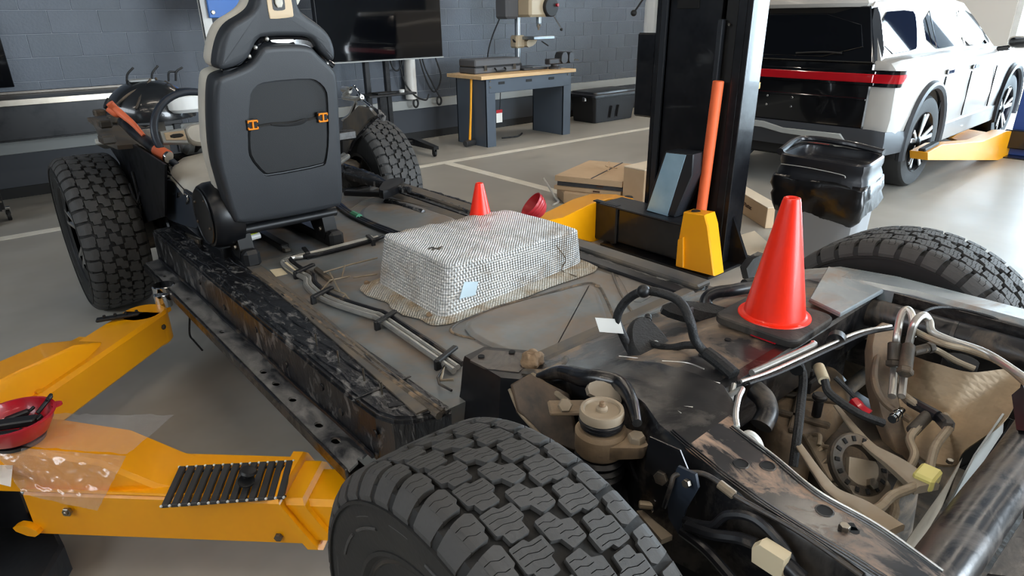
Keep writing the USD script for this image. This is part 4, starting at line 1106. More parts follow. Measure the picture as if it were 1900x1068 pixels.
obj('firewall_frame', cat(bx(-.62, .62, 2.98, 3.04, .36, .56, .01), bx(-.62, -.52, 2.98, 4.0, .42, .60, .01), bx(.52, .62, 2.98, 4.0, .42, .60, .01), bx(-.6, .6, 3.8, 3.9, .42, .6, .01)), 'frame_black', ch)
obj('front_upright', bar((-.60, 3.02, .5), (-.58, 3.3, 1.0), .1, .06, .01), 'frame_black', ch)
obj('front_spring', cyl((-.56, 3.52, .45), (-.52, 3.6, .98), .06, 20), 'black_paint', ch)
obj('knuckle', bx(-.74, -.6, 3.45, 3.62, .3, .62, .03), 'motor_dark', ch)
obj('knuckle', bx(.6, .74, 3.45, 3.62, .3, .62, .03), 'motor_dark', ch)
obj('front_motor', slab([(-.4, 3.25, .5), (.4, 3.25, .5), (.4, 3.75, .5), (-.4, 3.75, .5)], [(-.01, -.2), (0, .0), (.03, .12), (.06, .16)], (0, 0, 1), 2), 'motor_dark', ch)
obj('speed_sensor_wire', tube([(-0.691,3.05,0.828), (-0.659,3,0.833), (-0.596,2.95,0.798)], .006, 6), 'clear_white', ch)
for P in ([(-0.719,3.2,0.808),(-0.718,3.2,0.73),(-0.721,3.2,0.643),(-0.725,3.2,0.576)], [(-0.693,3.2,0.726),(-0.727,3.2,0.653),(-0.747,3.2,0.619)], [(-0.745,3.2,0.749),(-0.734,3.2,0.655),(-0.714,3.2,0.627)]):
    obj('brake_hose', tube(P, .006, 6), 'harness', ch)
rv = np.array((-0.308,3.5,1.115))
obj('fluid_reservoir', cat(slab([(rv[0] - .10, rv[1] - .07, rv[2]), (rv[0] + .10, rv[1] - .07, rv[2]), (rv[0] + .10, rv[1] + .07, rv[2]), (rv[0] - .10, rv[1] + .07, rv[2])], [(.02, -.07), (0, -.05), (0, .02), (.03, .035)], (0, 0, 1), 2)), 'clear_white', ch, label='white fluid reservoir')
obj('reservoir_cap', lathe([(0, .03), (.045, .03), (.045, .055), (.04, .06), (0, .06)], rv, 'z', 24), 'plastic_black', ch)
obj('dash_bar', cat(bar((-.62, 3.1, .86), (.55, 3.15, .86), .06, .06, .01)), 'frame_black', ch)
# far front corner
f1 = [(0.7,3.597,0.739),(0.7,3.632,0.589),(0.7,3.476,0.754),(0.7,3.184,0.928),(0.7,3.095,0.963),(0.7,3.17,1.003),(0.7,3.325,1.004),(0.7,3.564,0.879)]
obj('front_apron', slab(f1, [(0, 0), (.002, .012), (.006, .02)], (-1, 0, 0), 0), 'tray_dark', ch)
obj('apron_flange', tube([(0.705,3.647,0.567),(0.705,3.488,0.74),(0.705,3.194,0.919),(0.705,3.091,0.963)], .012, 8), 'sill_worn_glints', ch)
obj('apron_flange', rumple(tube([(0.72,3.241,0.995),(0.72,3.141,0.977),(0.72,3.066,0.944)], .02, 8, n=10), .008, 50), 'sill_worn_glints', ch)
for P, r in (([(0.7,3.548,1.041),(0.7,3.374,1.044),(0.7,3.284,1.061)], .016), ([(0.69,3.573,0.89),(0.69,3.454,0.937),(0.69,3.36,1.022)], .012), ([(0.7,3.479,1.074),(0.7,3.394,1.121),(0.7,3.329,1.085),(0.7,3.285,1.054)], .010), ([(0.7,3.288,1.041),(0.7,3.182,1.009)], .012), ([(0.7,3.543,1.094),(0.7,3.453,1.09),(0.7,3.521,1.057)], .02)):
    obj('front_pipe', tube(P, r, 10), 'chrome' if r < .013 else 'pipe_silver', ch)
for p in [(0.69,3.511,0.856),(0.69,3.324,0.883),(0.69,3.443,0.817)]:
    obj('apron_hole', lathe([(0, 0), (.01, 0), (.01, .004), (0, .004)], p, (-1, 0, 0), 12), 'tire_groove', ch)
for a, b in (((632, 295), (646, 288)), ((632, 300), (640, 294))):
    pass
obj('pipe_stub', tube([(0.407,3.126,0.7),(0.547,3.274,0.7)], .018, 10), 'pipe_silver', ch)
obj('pipe_stub', tube([(0.391,3.141,0.69),(0.579,3.39,0.69)], .016, 10), 'pipe_silver', ch)
obj('hinge_sill', slab([(0.478,3.231,0.66), (0.551,3.254,0.66), (0.547,2.687,0.6), (0.5,2.645,0.58), (0.438,3.124,0.6)], [(0, -.03), (0, 0), (.01, .012)], (0, 0, 1), 1), 'sill_worn_glints', ch)
obj('hinge_sill', rumple(tube([(0.564,3.363,0.62),(0.557,2.991,0.62),(0.498,2.604,0.62),(0.527,2.505,0.62)], .018, 8, n=14), .009, 50, 6), 'sill_worn_glints', ch)
lv = single('floor_bracket', cat(bar((0.261,2.782,0.6), (0.42,2.579,0.6), .05, .03, .006), slab([(0.342,2.554,0.6),(0.353,2.479,0.6),(0.551,2.593,0.6),(0.629,2.74,0.6),(0.493,2.739,0.6)], [(0, 0), (.0, .03), (.008, .045)], (0, 0, 1), 1)), 'seat_black', 'glossy black bracket with a padded end lying past the seat', 'bracket')
# steering wheel on its column
sw_c = np.array((-0.444,2.84,1.015)); ax = np.array([0.0, -.93, .37])
st = thing('steering_wheel', 'black steering wheel with a tan spoke panel left of the seat', 'steering wheel', sw_c)
d_, s_, u_ = frame(ax)
a = np.linspace(0, 2 * PI, 48, endpoint=False)
obj('rim', tube(sw_c + .207 * (np.cos(a)[:, None] * s_ + np.sin(a)[:, None] * u_), .0175, 14, False, True), 'seat_navy', st)


def onw(x, y, z=0):
    return sw_c + s_ * x + u_ * y + d_ * z


obj('hub', slab([onw(-.08, .05), onw(.08, .05), onw(.07, -.06), onw(-.07, -.06)], [(.01, -.05), (0, -.01), (.012, .02)], d_, 2), 'seat_cream', st)
for s in (-1, 1):
    obj('spoke', slab([onw(s * .07, .035), onw(s * .185, .03), onw(s * .185, -.03), onw(s * .07, -.045)][::s], [(0, -.02), (0, .0), (.006, .008)], d_, 0), 'raceway_grey', st)
    obj('spoke_panel', slab([onw(s * .075, .022), onw(s * .168, .02), onw(s * .168, -.018), onw(s * .075, -.028)][::s], [(0, .006), (.003, .012)], d_, 0), 'seat_tan', st, label='tan spoke panel')
    obj('switch', slab([onw(s * .085, .008), onw(s * .145, .008), onw(s * .145, -.012), onw(s * .085, -.012)][::s], [(0, .012), (.002, .016)], d_, 1), 'seat_black', st)
obj('lower_spoke', bar(onw(-.07, -.04), onw(-.10, -.17), .022, .016, .005, up=d_), 'raceway_grey', st)
obj('column', cyl(onw(0, 0, -.03), onw(0, -.02, -.34), .04, 18), 'plastic_black', st)
obj('column_shroud', bar(onw(0, .02, -.06), onw(0, .0, -.24), .12, .11, .02), 'raceway_grey', st)

# ================================================================ the driver's seat
SN = np.array([0, math.cos(math.radians(8)), math.sin(math.radians(8))])
se = thing('driver_seat', "driver's seat seen from behind, dark grey back shell with cream upholstery", 'seat', (-.36, 2.3, .55))
low = [(-0.587,2.058,0.739),(-0.609,2.05,0.792),(-0.624,2.034,0.91),(-0.638,2.018,1.022),(-0.629,1.999,1.159),(-0.614,1.984,1.266),(-0.6,1.976,1.324),(-0.578,1.973,1.34),(-0.538,1.972,1.349),(-0.457,1.968,1.377),(-0.423,1.961,1.424),(-0.396,1.959,1.441),(-0.218,1.959,1.439),(-0.184,1.965,1.399),(-0.126,1.972,1.348),(-0.104,1.978,1.31),(-0.105,2.007,1.101),(-0.104,2.037,0.884),(-0.108,2.056,0.751),(-0.147,2.059,0.733)]
back = low
shell = slab(low, [(.024, -.012), (.012, -.0095), (.004, -.004), (0, .008), (-.004, .05), (.002, .08), (.002, .09)], SN, 2)
pan_o = [(-0.488,1.985,1.256),(-0.458,1.979,1.298),(-0.414,1.977,1.313),(-0.237,1.977,1.314),(-0.196,1.979,1.301),(-0.16,1.984,1.262),(-0.156,1.991,1.217),(-0.162,2.014,1.047),(-0.18,2.027,0.954),(-0.196,2.03,0.938),(-0.437,2.031,0.931),(-0.463,2.029,0.942),(-0.51,2.019,1.017),(-0.512,2.011,1.069)]
panel_cut = slab(pan_o, [(-.004, -.06), (.002, -.0), (.016, .006)], SN, 1)
sh_ = obj('back_shell', cut(shell, panel_cut), 'seat_shell', se, 35)
pn = slab(pan_o, [(.0, .012), (.0, .004), (.01, .0035)], SN, 1)
obj('back_panel', pn, 'seat_panel', se, 35)
pk = [(-0.497,2.001,1.145),(-0.454,2.001,1.144),(-0.41,2,1.148),(-0.32,2.001,1.143),(-0.245,2,1.148),(-0.201,2,1.153),(-0.162,2,1.153),(-0.164,2.015,1.043),(-0.182,2.027,0.96),(-0.198,2.029,0.945),(-0.436,2.03,0.937),(-0.46,2.028,0.948),(-0.505,2.019,1.018),(-0.508,2.011,1.073)]
po = obj('map_pocket', slab(pk, [(-.002, .006), (.001, -.004), (.008, -.009)], SN, 1), 'seat_panel', se, 35)
mouth = [(-0.418,1.992,1.146),(-0.325,1.993,1.138),(-0.246,1.99,1.156),(-0.265,1.994,1.131),(-0.314,1.994,1.125),(-0.393,1.993,1.132)]
obj('pocket_mouth', slab(mouth, [(0, .002), (0, -.001), (.004, -.003)], SN, 2), 'tire_groove', po)
for px_, py_ in ((468, 231), (597, 217)):
    pass
for h in ((-0.484,1.988,1.151), (-0.188,1.988,1.15)):
    h = np.array(h); ex = np.array([1.0, 0, 0]); ey = np.cross(SN, ex); ey = ey / np.linalg.norm(ey) * -1
    ey = ey if ey[2] > 0 else -ey
    hk = obj('coat_hook', onframe(bx(-.024, .024, -.022, .022, -.006, .006, .004), h, ex, ey, np.cross(ex, ey)), 'seat_black', se, label='orange framed coat hook')
    for q in (bx(-.021, .021, .013, .019, -.0, .012), bx(-.021, .021, -.019, -.013, 0, .012), bx(-.0035, .0035, -.019, .019, 0, .012), bx(-.021, -.015, .008, .019, 0, .012), bx(.015, .021, .008, .019, 0, .012), bx(-.021, -.015, -.019, -.008, 0, .012), bx(.015, .021, -.019, -.008, 0, .012)):
        obj('hook_bar', onframe(q, h, ex, ey, np.cross(ex, ey)), 'orange', hk)
obj('lower_crease', tube([(-0.58,2.029,0.899),(-0.441,2.033,0.874),(-0.275,2.035,0.859),(-0.116,2.034,0.862)], .002, 6), 'seat_panel', se)
# cream backrest cushion in front of the shell
obj('back_cushion', slab(low, [(.02, .086), (.002, .092), (-.004, .105), (-.004, .14), (.008, .19), (.025, .225)], SN, 2), 'seat_cream', se, 40, label='cream backrest upholstery')
obj('seam', tube(np.array([(-0.575,2.057,1.317),(-0.593,2.066,1.258),(-0.61,2.081,1.149),(-0.62,2.101,1.007),(-0.602,2.116,0.903)]) + [-.004, 0, 0], .003, 6), 'seat_seam', se)
# head section
head = [(-0.589,1.97,1.361),(-0.536,1.97,1.364),(-0.474,1.967,1.388),(-0.447,1.961,1.429),(-0.427,1.957,1.459),(-0.401,1.955,1.474),(-0.238,1.955,1.471),(-0.203,1.957,1.454),(-0.179,1.964,1.407),(-0.125,1.97,1.365),(-0.112,1.967,1.385),(-0.112,1.962,1.423),(-0.132,1.954,1.475),(-0.176,1.949,1.513),(-0.228,1.944,1.545),(-0.252,1.941,1.567),(-0.258,1.937,1.599),(-0.258,1.93,1.651),(-0.277,1.926,1.676),(-0.38,1.927,1.67),(-0.403,1.931,1.641),(-0.414,1.937,1.598),(-0.432,1.942,1.565),(-0.466,1.945,1.542),(-0.524,1.949,1.514),(-0.556,1.955,1.472),(-0.58,1.963,1.41)]
obj('head_shell', slab(head, [(.02, -.012), (.009, -.009), (.003, -.003), (0, .008), (-.003, .05), (.004, .07)], SN, 2), 'seat_shell', se, 35)
obj('head_cushion', slab(head, [(.012, .055), (-.005, .08), (-.005, .115), (.008, .165), (.03, .19)], SN, 2), 'seat_cream', se, 40, label='cream upper backrest upholstery')
obj('head_restraint', slab([(-0.408,2.045,1.552),(-0.377,2.027,1.675),(-0.184,2.025,1.69),(-0.19,2.043,1.562)], [(.04, -.02), (.0, .01), (-.005, .08), (.02, .14), (.06, .16)], SN, 2), 'seat_cream', se, 40, label='cream head restraint')
tp_ = [(-0.381,1.92,1.634),(-0.376,1.933,1.539),(-0.371,1.934,1.532),(-0.286,1.933,1.538),(-0.279,1.932,1.546),(-0.289,1.919,1.642)]
obj('trim_plate', slab(tp_, [(0, .004), (0, -.002), (.003, -.004)], SN, 1), 'seat_tan', se, label='tan trim plate')
obj('trim_slot', slab([(-0.36,1.915,1.634),(-0.361,1.924,1.569),(-0.353,1.925,1.561),(-0.318,1.925,1.563),(-0.311,1.924,1.57),(-0.317,1.915,1.635)], [(0, .002), (0, -.001)], SN, 1), 'seat_black', se)
obj('release_button', slab([(-0.354,1.913,1.627),(-0.351,1.92,1.572),(-0.322,1.92,1.574),(-0.327,1.913,1.627)], [(0, .002), (0, -.006), (.003, -.008)], SN, 1), 'seat_cream', se)
# frame showing in the gap
obj('gap_frame', tube([(-0.558,2.002,1.354),(-0.491,2,1.362),(-0.443,1.995,1.399),(-0.408,1.988,1.452),(-0.365,1.986,1.466),(-0.234,1.986,1.463),(-0.185,1.989,1.441),(-0.152,1.997,1.386),(-0.106,2.002,1.35)], .012, 10), 'black_gloss', se)
obj('gap_bracket', slab([(-0.272,1.977,1.46),(-0.198,1.977,1.454),(-0.187,1.982,1.421),(-0.241,1.981,1.431),(-0.274,1.979,1.444)], [(0, 0), (.002, .012)], SN, 1), 'chrome', se)
obj('gap_bracket', slab([(-0.369,1.976,1.463),(-0.272,1.976,1.464),(-0.274,1.979,1.444),(-0.36,1.978,1.447)], [(0, 0), (.002, .012)], SN, 1), 'pipe_silver', se)
for q in ((-0.458,1.976,1.404), (-0.43,1.972,1.434), (-0.383,1.968,1.463), (-0.143,1.982,1.361)):
    obj('gap_clip', ball(q, .009, 1, (1, 1, 1)), 'pipe_silver', se)
# seat cushion and side trim
cu = [(-.665, 2.22, .80), (-.655, 2.95, .862), (-.07, 2.95, .862), (-.06, 2.22, .80)]
obj('seat_cushion', slab(cu, [(.02, -.07), (.0, -.04), (-.004, .01), (.02, .04), (.06, .05)], (0, -.1, .99), 2), 'seat_cream', se, 40, label='cream seat cushion')
obj('seam', tube([(-.664, 2.26, .812), (-.662, 2.5, .838), (-.648, 2.76, .868)], .003, 6), 'seat_seam', se)
sd = [(-0.635,2.827,0.815),(-0.635,2.683,0.849),(-0.635,2.495,0.841),(-0.635,2.343,0.813),(-0.635,2.28,0.796),(-0.635,2.331,0.675),(-0.635,2.623,0.627),(-0.635,2.981,0.587),(-0.635,2.933,0.688)]
obj('side_trim', slab(sd, [(.004, .02), (0, .01), (0, -.02), (.006, -.028)], (1, 0, 0), 1), 'seat_navy', se, 35)
for P in ([(-0.668,2.68,0.783),(-0.668,2.626,0.785),(-0.668,2.643,0.774),(-0.668,2.687,0.774)], [(-0.668,2.556,0.811),(-0.668,2.529,0.813),(-0.668,2.565,0.773),(-0.668,2.591,0.774)]):
    obj('switch', slab(P, [(0, .012), (.001, 0), (.003, -.006)], (1, 0, 0), 1), 'chrome', se)
obj('switch', tube([(-0.668,2.454,0.815),(-0.668,2.421,0.816),(-0.668,2.418,0.797),(-0.668,2.457,0.774)], .005, 8), 'chrome', se)
rc = np.array([-.60, 2.20, .768])
obj('recliner_cover', lathe([(0, -.075), (.115, -.075), (.13, -.068), (.14, -.045), (.142, .0), (.138, .05), (.0, .06)], rc, 'x', 40), 'seat_black', se, 40, label='round glossy black recliner cover')
obj('recliner_rib', lathe([(.112, -.0755), (.117, -.079), (.122, -.0755)], rc, 'x', 40), 'seat_black', se)
for t, r_ in ((.6, .09), (2.2, .1), (-.4, .1), (3.6, .08)):
    obj('recliner_clip', ball(rc + [-.076, r_ * math.cos(t), r_ * math.sin(t)], .007, 1), 'motor_dark', se)
lo_ = [(-0.6,3.186,0.532),(-0.6,2.772,0.586),(-0.6,2.507,0.582),(-0.6,2.228,0.604),(-0.6,2.217,0.521),(-0.6,2.564,0.485),(-0.6,3.197,0.421),(-0.6,3.257,0.454)]
obj('rail_cover', slab(lo_, [(0, .06), (0, -.02), (.006, -.026)], (1, 0, 0), 0), 'seat_black', se, 30)
bd = [(-0.632,3.014,0.532),(-0.632,2.485,0.589),(-0.632,2.513,0.531),(-0.632,3.023,0.467)]
obj('badge_frame', slab(bd, [(0, .006), (0, -.003), (.003, -.005)], (1, 0, 0), 0), 'bolt_steel', se, label='silver framed side plate')
obj('badge_panel', slab([(-0.638,2.899,0.539),(-0.638,2.502,0.581),(-0.638,2.519,0.542),(-0.638,2.909,0.499)], [(0, .004), (0, -.002)], (1, 0, 0), 0), 'motor_dark', se)
# frame under the cushion
obj('seat_pan', bx(-.58, -.12, 2.15, 2.78, .70, .745, .01), 'seat_black', se)
obj('cross_tube', tube([(-.58, 2.12, .70), (-.12, 2.12, .70)], .02, 12), 'plastic_black', se)
for x in (-.555, -.165):
    obj('slide_rail', bx(x - .028, x + .028, 2.06, 2.84, .553, .60, .006), 'seat_black', se)
    obj('rear_leg', slab([(x - .03, 2.08, .58), (x - .03, 2.20, .58), (x - .03, 2.30, .72), (x - .03, 2.12, .74)], [(0, 0), (0, .06)], (1, 0, 0), 1), 'rubber_black', se)
    obj('front_leg', slab([(x - .02, 2.62, .58), (x - .02, 2.76, .58), (x - .02, 2.72, .72), (x - .02, 2.6, .72)], [(0, 0), (0, .04)], (1, 0, 0), 1), 'seat_black', se)
    obj('leg_bolt', hexnut((x - .032, 2.13, .63), (-1, 0, 0), .012, .01), 'bolt_steel', se)
    obj('rail_end', bx(x - .035, x + .035, 2.03, 2.09, .553, .63, .015), 'plastic_black', se)
obj('middle_rail', bx(-.385, -.345, 2.16, 2.5, .553, .585, .004), 'seat_black', se)
obj('middle_rail_tip', bx(-.38, -.35, 2.13, 2.17, .553, .57, .004), 'bolt_steel', se)
obj('lime_wire', tube([(-0.554,2.2,0.697),(-0.538,2.2,0.667),(-0.508,2.2,0.648),(-0.465,2.2,0.646)], .007, 8), 'lime', se, label='lime green wire loop')
obj('white_connector', cyl((-0.5,2.2,0.636), (-0.456,2.2,0.639), .014, 10), 'clear_white', se)

# ================================================================ silver cover on the tray
def lerp_loop(q, n=22):
    out = []
    q = [np.array(p, float) for p in q]
    for i in range(len(q)):
        a, b = q[i], q[(i + 1) % len(q)]
        for t in np.linspace(0, 1, n, endpoint=False):
            out.append(a + (b - a) * t)
    return np.array(out)


def par(a, b, c):
    return [np.array(a), np.array(b), np.array(c), np.array(a) + np.array(c) - np.array(b)]


def soften(L, k=2):
    for _ in range(k):
        L = (np.roll(L, 1, 0) + 2 * L + np.roll(L, -1, 0)) / 4
    return L


F0 = par(*[(-0.349,1.554,0.557),(-0.333,1.028,0.557),(0.543,1.023,0.557)])
B0 = par(*[(-0.258,1.535,0.563),(-0.266,1.053,0.563),(0.52,1.119,0.563)])
T0 = [np.array(p) for p in [(-0.179,1.601,0.715),(-0.191,1.113,0.715),(0.472,1.101,0.715),(0.443,1.562,0.715)]]
fo = soften(lerp_loop(F0), 10)
bo_ = soften(lerp_loop(B0), 4)
to = soften(lerp_loop(T0), 3)
nx = meshkit.fbm(np.column_stack([fo[:, :2] * 9, np.zeros(len(fo))]), 3) - .5
fo[:, :2] += (fo[:, :2] - fo[:, :2].mean(0)) * nx[:, None] * .12
cv = thing('heat_shield_cover', 'silver embossed foil box cover bolted on the battery tray', 'cover', (*fo[:, :2].mean(0), .55))
cm = to.mean(0)
rings = [fo + [0, 0, -.004], fo, fo * .5 + bo_ * .5 + [0, 0, .003], bo_] + [bo_ * (1 - t) + to * t + [0, 0, 0] for t in (.12, .3, .5, .7, .86, .95)] + [to, to * .985 + cm * .015 + [0, 0, .004]] + [to * (1 - t) + cm * t + [0, 0, .006] for t in (.1, .25, .45, .7)]
k0 = len(rings)
body = skin(rings[3:])
v = body.vertices.copy()
top = np.clip((v[:, 2] - .60) / .1, 0, 1)
ua = T0[2] - T0[1]; ua = ua / np.linalg.norm(ua)
w = (v - T0[1]) @ ua
v[:, 2] += top * (.0035 * np.sin(w * 62) + .006 * (meshkit.fbm(v * 7, 3, 2) - .5))
v += (meshkit.fbm(v * 13, 3, 5) - .5)[:, None] * np.array([.014, .014, 0]) * np.clip((v[:, 2:3] - .565) / .03, 0, 1)
obj('body', T(v, body.faces), 'foil', cv, 40)
fl_ = skin(rings[:4])
v = fl_.vertices.copy(); v[:, 2] += .005 * (meshkit.fbm(v * 14, 3, 8) - .5) * (v[:, 2] > .555)
obj('flange', T(v, fl_.faces), 'foil_dirty', cv, 40, label='dusty foil flange')
for p in [(-0.295,1.534,0.564),(-0.285,1.109,0.564)]:
    obj('flange_bolt', rumple(ball(p, .011, 2, (1, 1, 1)), .006, 90, 3), 'mud', cv)
obj('foil_patch', sheet([np.array(p) for p in (B0[1] + (T0[1] - B0[1]) * .62 + (B0[2] - B0[1]) * .10 + [.0, -.006, 0], B0[1] + (T0[1] - B0[1]) * .52 + (B0[2] - B0[1]) * .19 + [0, -.006, 0], B0[1] + (T0[1] - B0[1]) * .25 + (B0[2] - B0[1]) * .18 + [0, -.006, 0], B0[1] + (T0[1] - B0[1]) * .3 + (B0[2] - B0[1]) * .08 + [0, -.006, 0])], .002, (0, -1, .3)), 'foil_plain', cv, label='smooth foil patch')
obj('crease', tube([T0[2] * .8 + T0[1] * .2 + [-.02, -.012, -.03], B0[2] * .82 + B0[1] * .18 + [0, -.01, .05], B0[2] * .80 + B0[1] * .2 + [0, -.004, 0.004], F0[2] * .80 + F0[1] * .2 + [0, 0, .004]], .0022, 6), 'motor_dark', cv)
em = np.array((-0.115,1.306,0.722))
obj('ink_stamp', cat(*[bar(em + [dx, dy, 0], em + [dx + ex, dy + ey, 0], .007, .002, .0) for dx, dy, ex, ey in ((-.03, .006, .022, .012), (-.022, -.012, .02, .018), (-.002, .004, .018, -.012), (.002, -.016, .02, .006), (.018, -.002, .016, .004), (-.012, .02, .02, -.004))]), 'motor_dark', cv, label='small dark grey printed stamp')

# ================================================================ lift arms on the near side
def box_arm(n0, n1, w, h, side, c=.012, slant=0):
    """A square tube: n0, n1 on its near top edge; w towards side, h down; the end cut slanting by slant."""
    n0, n1 = np.array(n0, float), np.array(n1, float)
    d = n1 - n0; d[2] = 0; L = np.linalg.norm(d); d /= L
    s = np.array([-d[1], d[0], 0]) * side
    rings = []
    for P, sl in ((n0, 0), (n1, slant)):
        q = []
        for a, b in ((c, 0), (w - c, 0), (w, -c), (w, -h + c), (w - c, -h), (c, -h), (0, -h + c), (0, -c)):
            q.append(P + s * a + np.array([0, 0, b]) + d * sl * (-b / h))
        rings.append(q)
    return skin(rings), d, s, L


a0, a1 = [(-1.506,1.339,0.33),(-0.98,0.824,0.33)]
AW, AH = .20, .16
m, d, s, L = box_arm(a0, a1, AW, AH, 1, slant=.09)
A0, A1 = np.array(a0), np.array(a1)
VL = thing('vehicle_lift', 'near half of the car lift, two yellow arms coming in from the left edge', 'vehicle lift', (-2.2, 1.7, 0))
ra = obj('swing_arm', m, 'yellow', VL, 30, label='yellow telescoping arm in the lower left foreground')
# welded wedge rising towards the pivot
wd = []
for t, z in ((-.12, .125), (.02, .115), (.30 * L, .085), (.50 * L, .01), (.56 * L, -.002)):
    P = A0 + d * t
    wd.append([P + s * .012 + [0, 0, -.01], P + s * .03 + [0, 0, z - .012], P + s * .042 + [0, 0, z], P + s * (AW - .02) + [0, 0, z], P + s * (AW - .008) + [0, 0, z - .012], P + s * (AW - .004) + [0, 0, -.01]])
obj('wedge_plate', skin(wd), 'yellow', ra, 30)
obj('weld_bead', tube([A0 + d * t + s * .006 + [0, 0, .002] for t in np.linspace(0, L * .9, 14)], .006, 6), 'yellow', ra)
for k, (g, t0, t1) in enumerate(((.012, -.03, .0), (-.006, .0, .05), (-.022, .03, .13))):
    n0_, n1_ = A1 + d * t0 - s * g + [0, 0, g], A1 + d * t1 - s * g + [0, 0, g]
    mm, *_ = box_arm(n0_, n1_, AW + 2 * g, AH + 2 * g, 1, .014)
    v = mm.vertices.copy()
    v += d * (.09 * (A1[2] - v[:, 2:3]) / AH)
    mm = T(v, mm.faces)
    obj(['end_collar', 'middle_stage', 'inner_stage'][k], mm, 'yellow', ra, 30)
    if k == 2:
        hh, *_ = box_arm(n1_ - d * .02 + s * .012 - [0, 0, .012], n1_ + d * .0015 + s * .012 - [0, 0, .012], AW - .07, AH - .07, 1, .006)
        v = hh.vertices.copy(); v += d * (.09 * (A1[2] - v[:, 2:3]) / AH)
        obj('tube_mouth', T(v, hh.faces), 'wall_dark', ra, label='dark open end of the tube')
for p in ((-1.024,0.6,0.358),):
    pass
P = A0 + d * (L * .97) - s * .001 + [0, 0, -.125]
obj('stop_bolt', hexnut(P, -s, .012, .01), 'motor_dark', ra)
P = A0 + d * (L * .17) - s * .001 + [0, 0, -.055]
obj('lock_pin', cat(cyl(P, P - s * .022, .007, 10, .002), hexnut(P - s * .008, -s, .014, .008)), 'bolt_steel', ra)
obj('release_tab', slab([A0 + d * -.02 + [0, 0, -.10], A0 + d * .03 + [0, 0, -.13], A0 + d * .0 + [0, 0, -.15], A0 + d * -.06 - s * .03 + [0, 0, -.12]], [(0, -.01), (0, .01)], -s, 1), 'yellow', ra)
obj('pivot_block', bar(A0 - d * .30 + s * AW / 2 + [0, 0, -.07], A0 - d * .02 + s * AW / 2 + [0, 0, -.07], .16, .18, .01), 'lift_black', ra)

# strip mat and clip lying on the arm
mq = [np.array(p) for p in [(-1.149,1.145,0.345),(-0.884,0.948,0.345),(-0.969,0.814,0.345),(-1.234,1.002,0.345)]]
mt_ = thing('strip_mat', 'slatted mat of dark grey strips lying on the yellow lift arm', 'strip mat', mq[0] - [0, 0, .01])
NS = 13
for i in range(NS):
    a, b = (i + .12) / NS, (i + .86) / NS
    P = [mq[0] + (mq[1] - mq[0]) * a, mq[0] + (mq[1] - mq[0]) * b, mq[3] + (mq[2] - mq[3]) * b, mq[3] + (mq[2] - mq[3]) * a]
    obj('strip', slab(P, [(0, -.010), (0, -.003), (.0025, 0)], (0, 0, 1), 0), 'strip_grey', mt_, False)
for i in range(0, NS + 1):
    for A, B in ((mq[0], mq[1]), (mq[3], mq[2])):
        p = A + (B - A) * min(max((i + .0) / NS, .01), .99)
        obj('strip_tip', ball(p + [0, 0, -.004], .0042, 1), 'clear_white', mt_)
for t in (.08, .92):
    obj('tie', bar(mq[0] + (mq[3] - mq[0]) * t + [0, 0, -.012], mq[1] + (mq[2] - mq[1]) * t + [0, 0, -.012], .008, .004, .001), 'plastic_black', mt_)
cp = np.array((-1.029,0.922,0.36))
pc = thing('push_clip', 'black plastic push clip standing on the slatted mat', 'clip', cp - [0, 0, .012])
obj('stem', cyl(cp + [0, 0, -.012], cp + [0, 0, .03], .008, 14, .002), 'plastic_black', pc)
obj('head', lathe([(0, .028), (.020, .028), (.024, .033), (.020, .039), (0, .042)], cp, (.25, -.1, 1), 24), 'plastic_black', pc)
obj('washer', lathe([(0, 0), (.022, 0), (.022, .005), (0, .005)], cp + [-.004, -.01, .008], (.1, -.3, 1), 20), 'plastic_black', pc)

# front arm
b0, b1 = [(-1.421,1.876,0.33),(-0.881,2.367,0.33)]
m, d2, s2, L2 = box_arm(b0, b1, .19, .15, 1, .014, .0)
Bq0, Bq1 = np.array(b0), np.array(b1)
fa = obj('swing_arm', m, 'yellow', VL, 30, label='yellow arm reaching under the sill near the front wheel')
wd = []
for t, z in ((-.10, .10), (.05 * L2, .09), (.42 * L2, .055), (.60 * L2, .0), (.66 * L2, -.004)):
    P = Bq0 + d2 * t
    wd.append([P + s2 * .03 + [0, 0, -.01], P + s2 * .06 + [0, 0, z - .01], P + s2 * .075 + [0, 0, z], P + s2 * .21 + [0, 0, z], P + s2 * .222 + [0, 0, z - .012], P + s2 * .20 + [0, 0, -.01]])
obj('wedge_plate', skin(wd), 'yellow', fa, 30)
ec = Bq1 + s2 * .095
obj('arm_tip', lathe([(0, -.15), (.088, -.15), (.096, -.14), (.096, -.012), (.086, 0), (0, 0)], ec, 'z', 36), 'yellow', fa, 30)
for k in range(4):
    obj('tip_notch', bar(ec + d2 * .075 + s2 * (-.05 + .03 * k) + [0, 0, -.03 - .02 * k], ec + d2 * .11 + s2 * (-.05 + .03 * k) + [0, 0, -.03 - .02 * k], .02, .022, .004), 'yellow', fa)
ad = np.array((-0.843,2.496,0.34)) - [0, 0, .012]
obj('adapter_post', cat(cyl(ad + [0, 0, -.02], ad + [0, 0, .045], .036, 28, .003), cyl(ad + [.02, .03, .02], ad + [.02, .03, .075], .05, 28, .004)), 'chrome', fa, label='bright steel lifting adapter')
obj('pin', hexnut(Bq0 + d2 * .06 + s2 * .025 + [0, 0, 0.0], (0, 0, 1), .014, .008), 'yellow', fa)
obj('stop_bolt', hexnut(Bq1 - d2 * .02 + [0, 0, -.06] - s2 * .001, -s2, .012, .008), 'motor_dark', fa)
st_ = ec + [-.0, -.0, .001] + d2 * -.03
